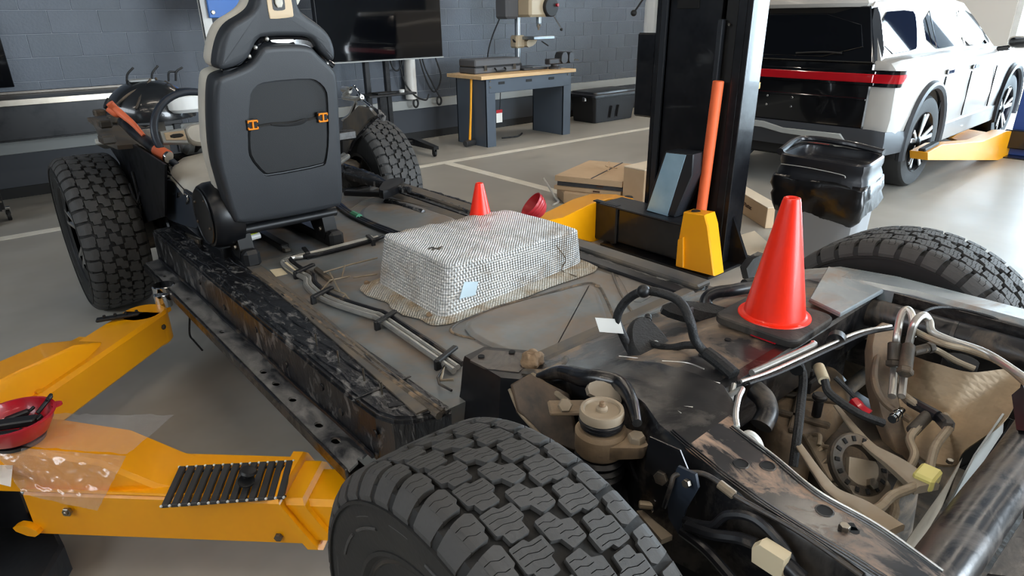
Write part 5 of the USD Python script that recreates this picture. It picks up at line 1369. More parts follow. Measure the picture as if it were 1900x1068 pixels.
obj('warning_sticker', cat(bar(st_ + [-.018, 0, 0], st_ + [.02, .014, 0], .004, .001, 0), bar(st_ + [-.018, 0, 0], st_ + [.004, .03, 0], .004, .001, 0), bar(st_ + [.02, .014, 0], st_ + [.004, .03, 0], .004, .001, 0)), 'sticker_black', fa)
t0, t1 = [np.array(p) for p in [(-1.125,2.442,0.345),(-0.967,2.394,0.345)]]
tc = thing('trim_clip_strip', 'black plastic trim strip with clips lying on the yellow arm tip', 'trim strip', t0 - [0, 0, .01])
obj('strip', bar(t0, t1, .035, .012, .004), 'plastic_black', tc)
for t in (.2, .45, .7, .95):
    obj('clip', cyl(t0 + (t1 - t0) * t, t0 + (t1 - t0) * t + [0, 0, .018], .006, 8, .002), 'plastic_black', tc)
obj('pivot_block', bar(Bq0 - d2 * .26 + s2 * .1 + [0, 0, -.07], Bq0 - d2 * .0 + s2 * .1 + [0, 0, -.07], .15, .17, .01), 'lift_black', fa)
hook = [(-0.764,2.429,0.25), (-0.796,2.351,0.2), (-0.774,2.4,0.14), (-0.757,2.355,0.1)]
single('hanging_cable', tube(hook, .0045, 6), 'harness', 'thin black cable hanging under the sill beside the yellow arm tip', 'cable')
cl_ = VL
obj('base_plate', bx(-2.6, -1.75, 1.3, 2.1, 0, .02, .003), 'lift_black', cl_)
obj('column', bx(-2.5, -2.1, 1.4, 2.0, .02, 3.6, .01), 'lift_black', cl_)
obj('carriage', bx(-2.1, -1.72, 1.35, 2.05, .12, .42, .02), 'lift_black', cl_)
bq = [np.array(p) for p in [(-1.669,1.688,0.1),(-1.471,1.506,0.1),(-1.459,1.357,0.1),(-1.527,1.238,0.1),(-1.687,1.341,0.1)]]
single('floor_tray', slab(bq, [(0, -.099), (0, -.01), (.012, 0)], (0, 0, 1), 0), 'bin_black', 'black angular tray on the floor under the near lift arm', 'tray')

# red bowl of clips on a clear bag
bc = np.array((-1.472,1.413,0.475))
BR = .098
bw = thing('parts_bowl', 'round red plastic bowl holding black clips on the lift arm', 'bowl', bc - [0, 0, .02])
obj('bowl', lathe([(0, -.018), (.055, -.018), (.075, -.005), (.092, .025), (.098, .045), (.103, .047), (.103, .051), (.096, .051), (.089, .03), (.07, .0), (.05, -.010), (0, -.012)], bc, 'z', 48), 'bowl_red', bw)
obj('base_magnet', lathe([(0, -.03), (.062, -.03), (.066, -.018), (0, -.018)], bc, 'z', 36), 'hose_black', bw)
obj('rim_tab', slab([bc + [.09, .015, .049], bc + [.118, .008, .049], bc + [.118, -.012, .049], bc + [.092, -.02, .049]], [(0, -.006), (0, 0)], (0, 0, 1), 2), 'bowl_red', bw)
for i, (a, b, w_, h_) in enumerate((((-.05, .02, .03), (.05, -.03, .032), .035, .02), ((-.06, -.02, .02), (.0, -.05, .02), .025, .018), ((-.02, .05, .02), (.04, .04, .03), .02, .015))):
    p = thing('plastic_clip', ['long black plastic clip across the red bowl', 'short black plastic clip at the front of the red bowl', 'small black plastic clip at the back of the red bowl'][i], 'clip', bc + a)
    obj('body', bar(bc + a, bc + b, w_, h_, .004), 'plastic_black', p)
    obj('tab', bar(bc + b, np.array(b) + bc + [.014, .002, .008], w_ * .5, h_ * .5, .002), 'plastic_black', p)
single('push_pin', cat(cyl(bc + [.055, .01, .03], bc + [.10, .03, .062], .006, 10, .002), cyl(bc + [.085, .015, .058], bc + [.1, .045, .058], .005, 8, .001)), 'plastic_black', 'black push pin leaning on the rim of the red bowl', 'clip')
single('nut', hexnut(bc + [.055, -.035, .012], (0, .2, 1), .011, .01), 'chrome', 'shiny steel nut in the red bowl', 'nut')

# clear bag: a crumpled film over the arm
def film(P, nu=26, nv=20, amp=.006, seed=0, t=.0006):
    P = [np.array(p, float) for p in P]
    g = []
    for i in range(nu):
        for j in range(nv):
            u, v = i / (nu - 1), j / (nv - 1)
            g.append((P[0] * (1 - u) + P[1] * u) * (1 - v) + (P[3] * (1 - u) + P[2] * u) * v)
    g = np.array(g)
    o = np.abs(meshkit.fbm(g * 22, 3, seed) - .5) * 3.2 * amp + .002
    f = []
    for i in range(nu - 1):
        for j in range(nv - 1):
            a = i * nv + j
            f += [(a, a + nv, a + nv + 1), (a, a + nv + 1, a + 1)]
    f = np.array(f)
    n = np.cross(P[1] - P[0], P[3] - P[0]); n /= np.linalg.norm(n)
    if n[2] < 0:
        n = -n
    return g + n * o[:, None], f, n


bagm = []
corner = A0 + s * .035 + [0, 0, .127]
g, f, n = film([corner + d * -.06 + s * .15, corner + d * .36 + s * .16, corner + d * .31 + s * .0 + [0, 0, -.02], corner + d * -.07], 60, 44, .008, 3)
g2, f2, n2 = film([corner + d * -.07, corner + d * .31 + [0, 0, -.02], corner + d * .22 - s * .05 + [0, 0, -.17], corner + d * .02 - s * .05 + [0, 0, -.12]], 60, 40, .009, 4)
usdkit.material(stage, '/World/Looks/bag_film', {
    't': ('transparent_bsdf', {'color': (.93, .93, .93)}), 'g': ('glossy_bsdf', {'roughness': .2, 'color': (.95, .95, .95)}), 'w': ('diffuse_bsdf', {'color': (.9, .9, .9)}),
    'm': ('mix_closure', {'fac': .10}), 'm2': ('mix_closure', {'fac': .13})},
    [('t.BSDF', 'm2.closure1'), ('w.BSDF', 'm2.closure2'), ('m2.closure', 'm.closure1'), ('g.BSDF', 'm.closure2')], surface='m.closure')
bg = thing('plastic_bag', 'clear crumpled plastic bag under the red bowl on the lift arm', 'plastic bag', corner - [0, 0, .02])
obj('bag_film', T(g, f), 'bag_film', bg, True)
obj('bag_film', T(g2, f2), 'bag_film', bg, True)
lb = [np.array(p) for p in [(-1.563,1.481,0.4),(-1.496,1.444,0.4),(-1.52,1.267,0.4),(-1.572,1.349,0.4)]]
single('paper_label', sheet(lb, .001, (0, 0, 1)), 'white_paper', 'white paper label lying below the red bowl', 'label')

# ================================================================ far lift column
cx = 2.2
fc = thing('vehicle_lift', 'far half of the car lift, a tall black column with short yellow arms', 'vehicle lift', (2.4, 1.8, 0))
obj('base_plate', bx(1.95, 2.5, 1.40, 2.3, 0, .02, .003), 'lift_black', fc)
obj('web', bx(2.36, 2.40, 1.52, 2.12, .02, 3.7, .004), 'lift_black', fc)
obj('side_plate', bx(2.24, 2.42, 1.485, 1.52, .02, 3.7, .004), 'lift_black', fc)
obj('side_plate', bx(2.24, 2.42, 2.12, 2.155, .02, 3.7, .004), 'lift_black', fc)
obj('guide_lip', bx(2.24, 2.26, 1.52, 1.575, .02, 3.7, .003), 'lift_black', fc)
obj('guide_lip', bx(2.24, 2.26, 2.075, 2.12, .02, 3.7, .003), 'bin_black', fc)
obj('inner_panel', bx(2.27, 2.30, 1.70, 2.075, .30, 3.6, .003), 'lift_black', fc)
obj('cable_channel', bx(2.285, 2.32, 1.60, 1.68, .3, 3.6, .003), 'rubber_black', fc)
obj('hose_guard', bx(2.225, 2.265, 1.66, 1.695, 1.14, 1.50, .004), 'bin_black', fc)
obj('slot', bx(2.262, 2.272, 1.86, 2.02, 1.56, 1.63, .01), 'tire_groove', fc)
obj('panel_screw', cyl((2.262, 1.64, 1.47), (2.27, 1.64, 1.47), .008, 12), 'bolt_steel', fc)
obj('gusset', xtr(Polygon([(1.485, .02), (1.485, .32), (1.33, .02)]), 2.30, 2.325, 'x'), 'lift_black', fc)
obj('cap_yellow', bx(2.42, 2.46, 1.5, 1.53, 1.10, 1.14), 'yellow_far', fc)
fp = [np.array(p) for p in [(2.2,1.631,1.157),(2.2,1.659,0.311)]]
fg_ = single('foam_guard', cyl(fp[1], fp[0], .034, 24, .004), 'orange_foam', 'orange foam tube guard on the black lift column', 'foam guard')
# carriage with its arms
cg = obj('carriage', bx(2.02, 2.235, 1.58, 2.34, .03, .285, .012), 'lift_black', fc)
obj('carriage_plate', bx(2.0, 2.06, 2.2, 2.44, .02, .30, .01), 'lift_black', cg)
obj('carriage_lip', bx(1.99, 2.24, 1.58, 2.36, .285, .297, .004), 'bin_black', cg)
for y in (2.30, 2.24):
    obj('carriage_bolt', cyl((2.02, y, .03), (2.02, y, -.0 + .002), .02, 12), 'rubber_black', cg)
wp = [np.array(p) for p in [(2.03,1.888,0.717),(2.03,1.672,0.727),(2.03,1.666,0.594),(2.03,1.772,0.302),(2.03,2.011,0.3),(2.03,1.977,0.444)]]
obj('pad_box', slab([p + [.05, 0, 0] for p in wp], [(0, -.13), (0, 0), (.006, .008)], (-1, 0, 0), 0), 'bin_black', cg, 30)
pp_ = [np.array(p) for p in [(2.03,1.874,0.709),(2.03,1.723,0.717),(2.03,1.827,0.298),(2.03,1.997,0.303)]]
obj('pad_face', slab([p + [.04, 0, 0] for p in pp_], [(0, -.02), (0, 0), (.002, .002)], (-1, 0, 0), 0), 'pad_blue', cg, 30, label='pale blue shiny face of the door pad')
q1 = [np.array(p) for p in [(2.248,2.42,-0.097),(2.24,2.42,0.19),(2.169,2.42,0.253),(2.416,2.42,0.232),(2.419,2.42,0.198),(2.228,2.42,0.176)]]
sec0 = [np.array(p) for p in [(2.165,2.36,-0.066),(2.157,2.36,0.202),(2.042,2.36,0.261),(2.373,2.36,0.256),(2.38,2.36,0.184),(2.227,2.36,0.155)]]
arm_o = [(2.423,2.4,0.243),(2.143,2.4,0.298),(1.942,2.4,0.292),(1.673,2.4,0.247),(1.444,2.4,0.26),(1.445,2.4,0.096),(1.813,2.4,0.063),(2.046,2.4,-0.032),(2.218,2.4,-0.085),(2.204,2.4,0.193),(2.426,2.4,0.205)]
al = obj('swing_arm', slab(arm_o, [(0, -.17), (0, 0), (.006, .006)], (0, -1, 0), 0), 'yellow', fc, 25, label='yellow arm at the left foot of the column')
obj('pivot_bolt', cyl(np.array((2.44,2.46,0.216)) + [0, 0, -.01], np.array((2.44,2.46,0.216)) + [0, 0, .03], .035, 16, .006), 'rubber_black', al)
obj('arm_bolt', hexnut((2.108,2.39,0.128), (0, -1, 0), .014, .01), 'yellow', al)
ro = [(1.95,1.62,0.394),(1.95,1.466,0.409),(1.95,1.435,0.341),(1.95,1.357,0.04),(1.95,1.643,0.025),(1.95,1.64,0.201)]
br = obj('swing_arm', slab(ro, [(0, -.10), (0, 0), (.008, .008)], (-1, 0, 0), 0), 'yellow', fc, 25, label='short yellow arm end below the foam tube')
obj('arm_gusset', slab([(1.93,1.631,0.215),(1.93,1.593,0.239),(1.93,1.572,0.042),(1.93,1.63,0.041)], [(0, -.06), (0, 0), (.003, .004)], (-1, 0, 0), 0), 'yellow', br, 25)
obj('pivot_bolt', cyl(np.array((2,1.566,0.384)), np.array((2,1.566,0.384)) + [0, 0, .02], .03, 16, .004), 'rubber_black', br)
# hydraulic unit hung on the column
hu = thing('hydraulic_unit', 'black power unit with a white tank on the side of the lift column', 'power unit', (2.34, 2.25, .8))
obj('motor_box', bx(2.26, 2.44, 2.16, 2.32, .88, 1.42, .012), 'lift_black', hu)
obj('tank', slab([(2.27, 2.165, 1.5), (2.43, 2.165, 1.5), (2.43, 2.31, 1.5), (2.27, 2.31, 1.5)], [(0, -.08), (0, .1), (.03, .2)], (0, 0, 1), 2), 'clear_white', hu, label='white plastic tank')
hv = [np.array(p) for p in [(2.188,2.3,1.541),(2.289,2.3,1.638)]]
obj('lever', tube(hv, .006, 8), 'rubber_black', hu)
obj('lever_knob', ball(hv[0], .02, 2), 'rubber_black', hu)
# rail debris by the column
obj('jack_bracket', slab([(0.958,0.62,0.555),(1.005,0.62,0.586),(1.089,0.62,0.59),(1.1,0.62,0.513),(0.993,0.62,0.493)], [(0, -.03), (0, .0)], (0, -1, 0), 0), 'black_paint', ch)

# ================================================================ cones and the far bowl
def cone(c, h, r0, r1, plate, label, yaw=0, th=.022):
    c = np.array(c, float)
    p = thing('traffic_cone', label, 'traffic cone', c)
    q = rrect(plate, plate, .03, 4)
    rot = np.array([[math.cos(yaw), -math.sin(yaw)], [math.sin(yaw), math.cos(yaw)]])
    q = q @ rot.T
    L = lambda sc, z: [np.array([x * sc + c[0], y * sc + c[1], c[2] + z]) for x, y in q]
    obj('base', skin([L(.985, 0), L(1, .004), L(1, th - .004), L(.97, th), L(.80, th + .002)]), 'cone_rubber', p, 30)
    obj('body', lathe([(r0 - .004, th), (r0 + .008, th), (r0 + .009, th + .004), (r0, th + .01), (r1, h - .012), (r1 - .003, h - .002), (r1 - .008, h), (r1 - .014, h - .003), (r1 - .014, h - .03), (r0 - .012, th)], c, 'z', 56), 'cone_red', p, 35)
    obj('collar', lathe([(r0 + .004, th), (r0 + .016, th), (r0 + .014, th + .005), (r0 + .004, th + .007)], c, 'z', 56), 'cone_red', p)
    obj('tip_hole', lathe([(0, h - .028), (r1 - .013, h - .028), (r1 - .013, h - .018), (0, h - .02)], c, 'z', 30), 'cone_inside', p)
    return p


cone((.182, .103, .745), .352, .080, .0235, .235, 'big orange-red traffic cone standing on the rear bulkhead', .02)
sc = np.array((0.32,1.581,0.572))
cone((sc[0], sc[1], .556), .30, .075, .020, .20, 'small red cone half hidden behind the silver cover', 0)
bb = np.array((0.769,1.717,0.6))
fb = thing('parts_bowl', 'dark red ribbed bowl on its side behind the silver cover', 'bowl', (bb[0], bb[1], .576))
axv = np.array([-.62, .35, .62])
obj('bowl', lathe([(0, -.06), (.03, -.06), (.05, -.045), (.066, -.01), (.072, .02), (.068, .02), (.06, -.01), (.045, -.04), (0, -.052)], bb + [0, 0, .035], axv, 40), 'red_plastic', fb)
for k in range(3):
    obj('bowl_rib', lathe([(.058 + .005 * k, -.028 + .014 * k), (.0625 + .005 * k, -.026 + .014 * k), (.060 + .005 * k, -.022 + .014 * k)], bb + [0, 0, .035], axv, 40), 'red_plastic', fb)

# ================================================================ along the back wall
sb = thing('steel_bench', 'long bench with a stainless top and dark front along the block wall', 'bench', (-1.5, 6.7, 0))
obj('worktop', bx(-4.5, .42, 6.405, 6.96, .885, .935, .004), 'steel_dark_reflection', sb)
obj('lit_edge', bx(-4.5, .42, 6.395, 6.406, .885, .936, .002), 'steel_lit', sb)  # same stainless as the top, its brighter look put into the colour
obj('splash_back', bx(-4.5, .42, 6.95, 6.975, .935, .96, .003), 'steel_dark_reflection', sb)
obj('front_panel', bx(-4.5, .40, 6.45, 6.48, .60, .885, .003), 'black_paint', sb)
obj('under_shelf', bx(-4.5, .40, 6.50, 6.93, .58, .60, .003), 'black_paint', sb)
for x in (-4.3, -2.6, .32):
    obj('leg', bx(x, x + .06, 6.46, 6.52, 0, .60, .003), 'black_paint', sb)
obj('shadow_gap', bx(-4.5, .40, 6.455, 6.462, .70, .705), 'rubber_black', sb)
single('monitor', bx(-2.2, -.82, 6.93, 6.985, 1.0, 1.55, .006), 'black_gloss', 'black wall monitor at the left edge of the picture', 'monitor')
tcart = thing('tool_cart', 'black tool cart on chrome casters at the left edge', 'tool cart', (-1.6, 6.1, 0))
obj('body', slab([(-2.3, 5.95, .12), (-1.22, 5.95, .12), (-1.22, 6.36, .12), (-2.3, 6.36, .12)], [(0, 0), (0, .5), (.01, .52)], (0, 0, 1), 0), 'black_paint', tcart)
obj('post', bx(-1.235, -1.195, 6.0, 6.3, .12, .62, .003), 'rubber_black', tcart)


def caster(p, par, r=.04, m='chrome'):
    p = np.array(p, float)
    w = obj('caster', cyl(p + [-.014, 0, r], p + [.014, 0, r], r, 20, .004), 'rubber_black', par)
    obj('caster_hub', cyl(p + [-.016, 0, r], p + [.016, 0, r], r * .5, 14, .002), m, w)
    obj('caster_fork', cat(bx(p[0] - .022, p[0] - .016, p[1] - .02, p[1] + .02, r * .8, r * 2.4, .002), bx(p[0] + .016, p[0] + .022, p[1] - .02, p[1] + .02, r * .8, r * 2.4, .002), bx(p[0] - .022, p[0] + .022, p[1] - .02, p[1] + .02, r * 2.3, r * 2.6, .002)), m, w)


caster((-1.30, 5.98, 0), tcart, .045)
caster((-1.18, 6.12, 0), tcart, .045)
for z in (.25, .19):
    obj('screw', cyl((-1.21, 5.995, z), (-1.21, 5.98, z), .008, 8), 'bolt_steel', tcart)

ws = thing('sign_stand', 'white post with a blue panel bolted to it behind the seat', 'sign', (.66, 6.05, 0))
obj('post', bx(.63, .72, 6.02, 6.08, 0, 2.3, .006), 'white_paint', ws)
obj('post_cable', tube([(.625, 6.0, 2.2), (.625, 6.0, 1.4), (.63, 6.0, 1.1), (.66, 6.0, .9)], .006, 6), 'harness', ws)
obj('blue_panel', bx(.685, 1.5, 5.97, 6.0, 1.553, 2.2, .006), 'sign_blue', ws, label='blue panel')
for z in (1.60, 1.72):
    obj('panel_bolt', hexnut((.72, 5.968, z), (0, -1, 0), .02, .012), 'bolt_steel', ws)

tv = thing('screen_stand', 'large dark television on a black rolling stand', 'television', (2.6, 6.2, 0))
obj('bezel', bx(1.80, 3.385, 6.18, 6.25, 1.085, 2.02, .008), 'black_paint', tv)
obj('screen', bx(1.815, 3.37, 6.174, 6.182, 1.105, 2.0, .002), 'screen', tv)
obj('lower_trim', bx(1.80, 3.385, 6.170, 6.182, 1.085, 1.098, .002), 'raceway_grey', tv)
for x in (2.36, 2.62):
    obj('upright', bx(x, x + .06, 6.26, 6.32, .12, 1.7, .006), 'black_paint', tv)
obj('shelf', bx(2.24, 2.86, 6.0, 6.3, .715, .738, .004), 'black_paint', tv)
obj('column', bx(2.5, 2.6, 6.24, 6.3, .1, .72, .006), 'black_paint', tv)
obj('cross_foot', bx(2.0, 3.0, 6.22, 6.32, .10, .15, .01), 'black_paint', tv)
for x in (2.02, 2.95):
    obj('foot', skin([[(x - .035, 5.80, .085), (x + .035, 5.80, .085), (x + .035, 5.80, .12), (x - .035, 5.80, .12)], [(x - .045, 6.25, .085), (x + .045, 6.25, .085), (x + .045, 6.25, .17), (x - .045, 6.25, .17)], [(x - .04, 6.6, .085), (x + .04, 6.6, .085), (x + .04, 6.6, .13), (x - .04, 6.6, .13)]]), 'black_paint', tv, 25)
    caster((x, 5.84, 0), tv, .034, 'rubber_black')
    caster((x, 6.55, 0), tv, .034, 'rubber_black')
single('black_box', bx(2.38, 2.62, 6.05, 6.2, .7385, .755), 'rubber_black', 'flat black box on the shelf of the television stand', 'box')
single('white_cup', lathe([(0, 0), (.03, 0), (.034, .03), (0, .03)], (2.72, 6.1, .7385), 'z', 20), 'clear_white', 'small white object on the shelf of the television stand', 'cap')
ct = thing('conduit', 'white vertical conduit on the block wall beside the screen', 'conduit', (3.34, 6.9, .5))
obj('tube', cyl((3.34, 6.88, .55), (3.34, 6.88, 2.4), .075, 24, .005), 'white_paint', ct)
for i, P in enumerate(([(3.16, 6.84, 1.4), (3.2, 6.84, .85), (3.32, 6.8, .62), (3.5, 6.8, .53), (3.56, 6.8, .60)], [(3.42, 6.84, 1.5), (3.5, 6.84, .95), (3.66, 6.84, .62), (3.78, 6.82, .8), (3.72, 6.86, 1.1), (3.66, 6.9, 1.5)], [(3.46, 6.86, 1.5), (3.54, 6.86, 1.0), (3.64, 6.84, .75), (3.74, 6.82, .55)], [(3.0, 6.86, 1.4), (3.05, 6.84, 1.0), (3.14, 6.84, .92), (3.22, 6.84, 1.05), (3.26, 6.86, 1.4)])):
    single('hanging_cable', tube(P, .011, 8), 'harness', ['black cable drooping from the wall to the left of the white conduit', 'black cable hanging in a long loop to the right of the white conduit', 'straight black cable hanging beside the white conduit', 'short black cable loop below the television'][i], 'cable')
for x, lab in ((3.36, 'left'), (3.73, 'right')):
    a = np.linspace(0, 2 * PI, 16, endpoint=False)
    single('cable_hook', tube(np.column_stack([x + .035 * np.cos(a), np.full(16, 6.82), .50 + .05 * np.sin(a)]), .013, 8, False, True), 'rubber_black', 'black ring hook at the %s end of the hanging cables' % lab, 'hook')

# workbench with its tools
wbn = thing('workbench', 'slate blue steel workbench with a wooden top', 'workbench', (4.5, 6.1, 0))
obj('worktop', bx(3.66, 5.30, 5.80, 6.52, .825, .868, .004), 'wood', wbn)
for x0_, x1_ in ((3.76, 3.84), (5.10, 5.18)):
    obj('leg_panel', cat(bx(x0_, x0_ + .012, 5.84, 6.46, 0, .825, .002), bx(x0_, x1_ + .06, 5.835, 5.86, 0, .825, .002), bx(x0_, x1_ + .04, 6.44, 6.46, 0, .825, .002)), 'bench_blue', wbn)
obj('apron', bx(3.80, 5.2, 5.83, 5.855, .66, .825, .003), 'bench_blue', wbn)
obj('apron_lip', bx(3.9, 5.1, 5.832, 5.87, .655, .672, .003), 'bench_blue', wbn)
for x in (4.0, 4.46, 4.86):
    so = obj('socket', bx(x - .05, x + .05, 5.824, 5.832, .755, .785, .003), 'rubber_black', wbn)
for x, z in ((3.82, .80), (3.82, .73), (5.17, .80)):
    obj('bench_bolt', cyl((x, 5.835, z), (x, 5.825, z), .012, 10, .002), 'bolt_steel', wbn)
tg_ = thing('hang_tag', 'red and white tag hanging under the workbench', 'tag', (4.05, 5.95, .4))
obj('cord', tube([(4.08, 5.95, .66), (4.07, 5.95, .5), (4.06, 5.95, .42)], .006, 6), 'harness', tg_)
obj('card', bx(4.0, 4.10, 5.945, 5.952, .27, .42, .001), 'white_paper', tg_)
obj('red_band', bx(4.0, 4.10, 5.943, 5.945, .39, .43, .0), 'red_plastic', tg_)
tk = thing('tool_case', 'grey tool case with silver latches on the workbench', 'tool case', (4.2, 6.3, .868))
obj('lower_shell', bx(3.80, 4.56, 6.10, 6.44, .8685, .945, .012), 'case_grey', tk)
obj('lid', bx(3.80, 4.56, 6.10, 6.44, .950, 1.04, .014), 'case_grey', tk)
obj('seam', bx(3.81, 4.55, 6.098, 6.43, .944, .951, .001), 'rubber_black', tk)
obj('handle', tube([(4.12, 6.10, .925), (4.12, 6.075, .91), (4.14, 6.07, .89), (4.26, 6.07, .89), (4.28, 6.075, .91), (4.28, 6.10, .925)], .01, 8), 'rubber_black', tk)
for x in (3.96, 4.44):
    obj('latch', bx(x - .025, x + .025, 6.085, 6.102, .90, .965, .003), 'chrome', tk)
dp = thing('drill_press', 'tan and steel drill press standing on the workbench', 'drill press', (4.75, 6.3, .868))
obj('base', bx(4.58, 5.02, 6.06, 6.46, .8685, .90, .01), 'cast_iron', dp)
obj('base_plate', bx(4.72, 5.0, 6.04, 6.2, .90, .906, .002), 'plate_steel', dp)
obj('column', cyl((4.72, 6.34, .90), (4.72, 6.34, 2.0), .038, 24), 'plate_steel', dp)
obj('column_collar', lathe([(.038, 0), (.055, 0), (.055, .04), (.038, .05)], (4.72, 6.34, .90), 'z', 24), 'cast_iron', dp)
obj('table', bx(4.74, 5.12, 6.04, 6.34, 1.245, 1.285, .006), 'plate_steel', dp)
obj('table_bracket', cat(bx(4.64, 4.80, 6.27, 6.41, 1.14, 1.30, .02), slab([(4.78, 6.3, 1.25), (4.98, 6.3, 1.25), (4.92, 6.3, 1.17), (4.78, 6.3, 1.14)], [(0, -.08), (0, .08)], (0, 1, 0), 1)), 'press_tan', dp)
obj('table_crank', tube([(4.62, 6.3, 1.22), (4.56, 6.25, 1.25), (4.56, 6.2, 1.22)], .009, 8), 'rubber_black', dp)
obj('table_lever', tube([(4.98, 6.15, 1.22), (5.06, 6.1, 1.16)], .008, 8), 'rubber_black', dp)
obj('head', bx(4.62, 5.02, 5.98, 6.42, 1.52, 1.86, .03), 'press_tan', dp)
obj('motor', bx(4.42, 4.64, 6.2, 6.45, 1.50, 1.8, .03), 'case_grey', dp)
obj('front_cover', cyl((4.96, 5.93, 1.64), (4.96, 6.1, 1.64), .12, 28, .01), 'rubber_black', dp)
obj('stop_button', cyl((5.04, 5.9, 1.66), (5.04, 5.95, 1.66), .02, 14, .004), 'bowl_red', dp)
obj('quill', cyl((4.88, 6.1, 1.44), (4.88, 6.1, 1.54), .035, 18, .003), 'plate_steel', dp)
obj('chuck', lathe([(0, 0), (.012, 0), (.018, .03), (.032, .05), (.034, .075), (.03, .08), (.03, .10), (0, .10)], (4.88, 6.1, 1.36), 'z', 20), 'chrome', dp)
obj('feed_handle', tube([(5.0, 5.96, 1.55), (5.1, 5.9, 1.38)], .009, 8), 'chrome', dp)
obj('feed_knob', ball((5.105, 5.9, 1.365), .02, 2), 'rubber_black', dp)
obj('power_cord', tube([(4.46, 6.4, 1.5), (4.42, 6.5, 1.3), (4.38, 6.55, 1.1), (4.38, 6.58, .9)], .009, 8), 'harness', dp)
vi = thing('bench_vise', 'dark cast iron bench vise on the right end of the workbench', 'vise', (5.15, 6.0, .868))
obj('base', lathe([(0, 0), (.085, 0), (.085, .02), (.05, .035), (.05, .06), (0, .06)], (5.10, 6.02, .8685), 'z', 28), 'cast_iron', vi)
obj('slide', bx(4.96, 5.22, 5.97, 6.07, .93, 1.0, .01), 'cast_iron', vi)
obj('rear_jaw', slab([(5.16, 6.02, .93), (5.28, 6.02, .93), (5.30, 6.02, 1.02), (5.26, 6.02, 1.09), (5.17, 6.02, 1.07)], [(.006, -.07), (0, -.06), (0, .06), (.006, .07)], (0, -1, 0), 1), 'cast_iron', vi)
obj('front_jaw', slab([(5.31, 6.02, .93), (5.40, 6.02, .93), (5.42, 6.02, 1.02), (5.38, 6.02, 1.08), (5.31, 6.02, 1.07)], [(.006, -.07), (0, -.06), (0, .06), (.006, .07)], (0, -1, 0), 1), 'cast_iron', vi)
obj('lead_screw', cyl((5.38, 6.02, .97), (5.48, 6.02, .97), .018, 14, .003), 'chrome', vi)
obj('handle_bar', cyl((5.47, 5.93, .97), (5.47, 6.11, .97), .009, 10, .002), 'chrome', vi)
sh = thing('sledge_hammer', 'yellow handled sledge hammer leaning head down on the workbench side', 'hammer', (3.70, 6.08, 0))
obj('handle', tube([(3.66, 6.08, .05), (3.70, 6.09, .40), (3.735, 6.10, .82)], [.018, .015, .016], 12), 'yellow', sh)
obj('head', cyl((3.57, 6.06, .045), (3.75, 6.1, .045), .042, 8, .008), 'cast_iron', sh)
single('extension_cord', tube([(4.3, 6.2, .012), (4.5, 6.15, .012), (4.62, 6.2, .012), (4.75, 6.3, .012)], .011, 8), 'harness', 'black cord lying on the floor under the workbench', 'cord')

# black tote by the wall
to_ = thing('storage_tote', 'black plastic tote with a lid on the floor by the wall', 'tote', (6.6, 6.45, 0))
q = rrect(1.0, .52, .05, 4)
L = lambda sc, z: [np.array([6.62 + x * sc, 6.46 + y * sc, z]) for x, y in q]
obj('body', skin([L(.88, 0), L(.90, .01), L(1.0, .36), L(1.03, .37), L(1.03, .39)]), 'bin_black', to_, 35)
for x in (6.5, 6.66):
    obj('rib', bar((x, 6.205, .06), (x + .02, 6.192, .24), .022, .02, .004), 'rubber_black', to_)
q2 = rrect(1.16, .62, .06, 4)
L2_ = lambda sc, z: [np.array([6.62 + x * sc, 6.46 + y * sc, z]) for x, y in q2]
obj('lid', skin([L2_(.97, .385), L2_(1, .39), L2_(1, .42), L2_(.97, .43), L2_(.85, .43), L2_(.82, .455), L2_(.6, .46)]), 'lid_black', to_, 35)
obj('latch', bx(6.02, 6.06, 6.30, 6.36, .33, .39, .006), 'chrome', to_)

# ---- flattened cardboard by the column
base_z = 0
for i, (h, m_, dx, dy, lab) in enumerate(((.11, 'cardboard', 0, 0, 'thick folded carton at the bottom of the cardboard stack'), (.035, 'cardboard', .06, .02, 'flattened carton second from the bottom of the stack'), (.045, 'cardboard_dark', .09, .03, 'dark grey sheet in the cardboard stack'), (.05, 'cardboard', .05, .04, 'flattened carton on top of the cardboard stack'))):
    p = thing('flat_carton', lab, 'cardboard', (2.9, 3.2, base_z), group=None)
    q = [(2.50 + dx, 3.42 - dy, base_z), (2.74 + dx, 2.86 - dy, base_z), (3.42 + dx, 3.10 - dy, base_z), (3.20 + dx, 3.66 - dy, base_z)]
    lay = [(.012, .001), (0, .012), (0, h - .012), (.012, h - .001)] if i == 0 else [(0, .001), (0, h - .001)]
    obj('panel', rumple(slab(q, lay, (0, 0, 1), 1 if i == 0 else 0), .004, 5, i), m_, p, 25)
    if i == 3:
        a, b = np.array(q[0]) * .42 + np.array(q[1]) * .58, np.array(q[3]) * .42 + np.array(q[2]) * .58
        a, b = np.array(q[0]) * .45 + np.array(q[1]) * .55, np.array(q[3]) * .45 + np.array(q[2]) * .55
        obj('fold_line', bar(a + [0, 0, h + .002], b + [0, 0, h + .002], .010, .004, 0), 'cardboard_dark', p)
    else:
        obj('print', bar(np.array(q[0]) * .4 + np.array(q[1]) * .6 + [-.004, 0, h * .5], np.array(q[0]) * .3 + np.array(q[1]) * .7 + [-.004, 0, h * .5], .004, .014, 0), 'print_brown', p)
    base_z += h
single('string', tube([(2.859,3.042,0.28), (3.102,3.239,0.3), (2.975,3.17,0.29), (2.997,3.057,0.285)], .005, 6), 'cardboard', 'short twist of string on top of the cardboard stack', 'string')
single('packing_strap', tube([(2.643,3.628,0.16), (2.663,3.549,0.06), (2.584,3.41,0.03), (2.549,3.333,0.012), (2.44,3.289,0.012)], .01, 6), 'clear_white', 'white plastic strap trailing from the cardboard stack', 'strap')
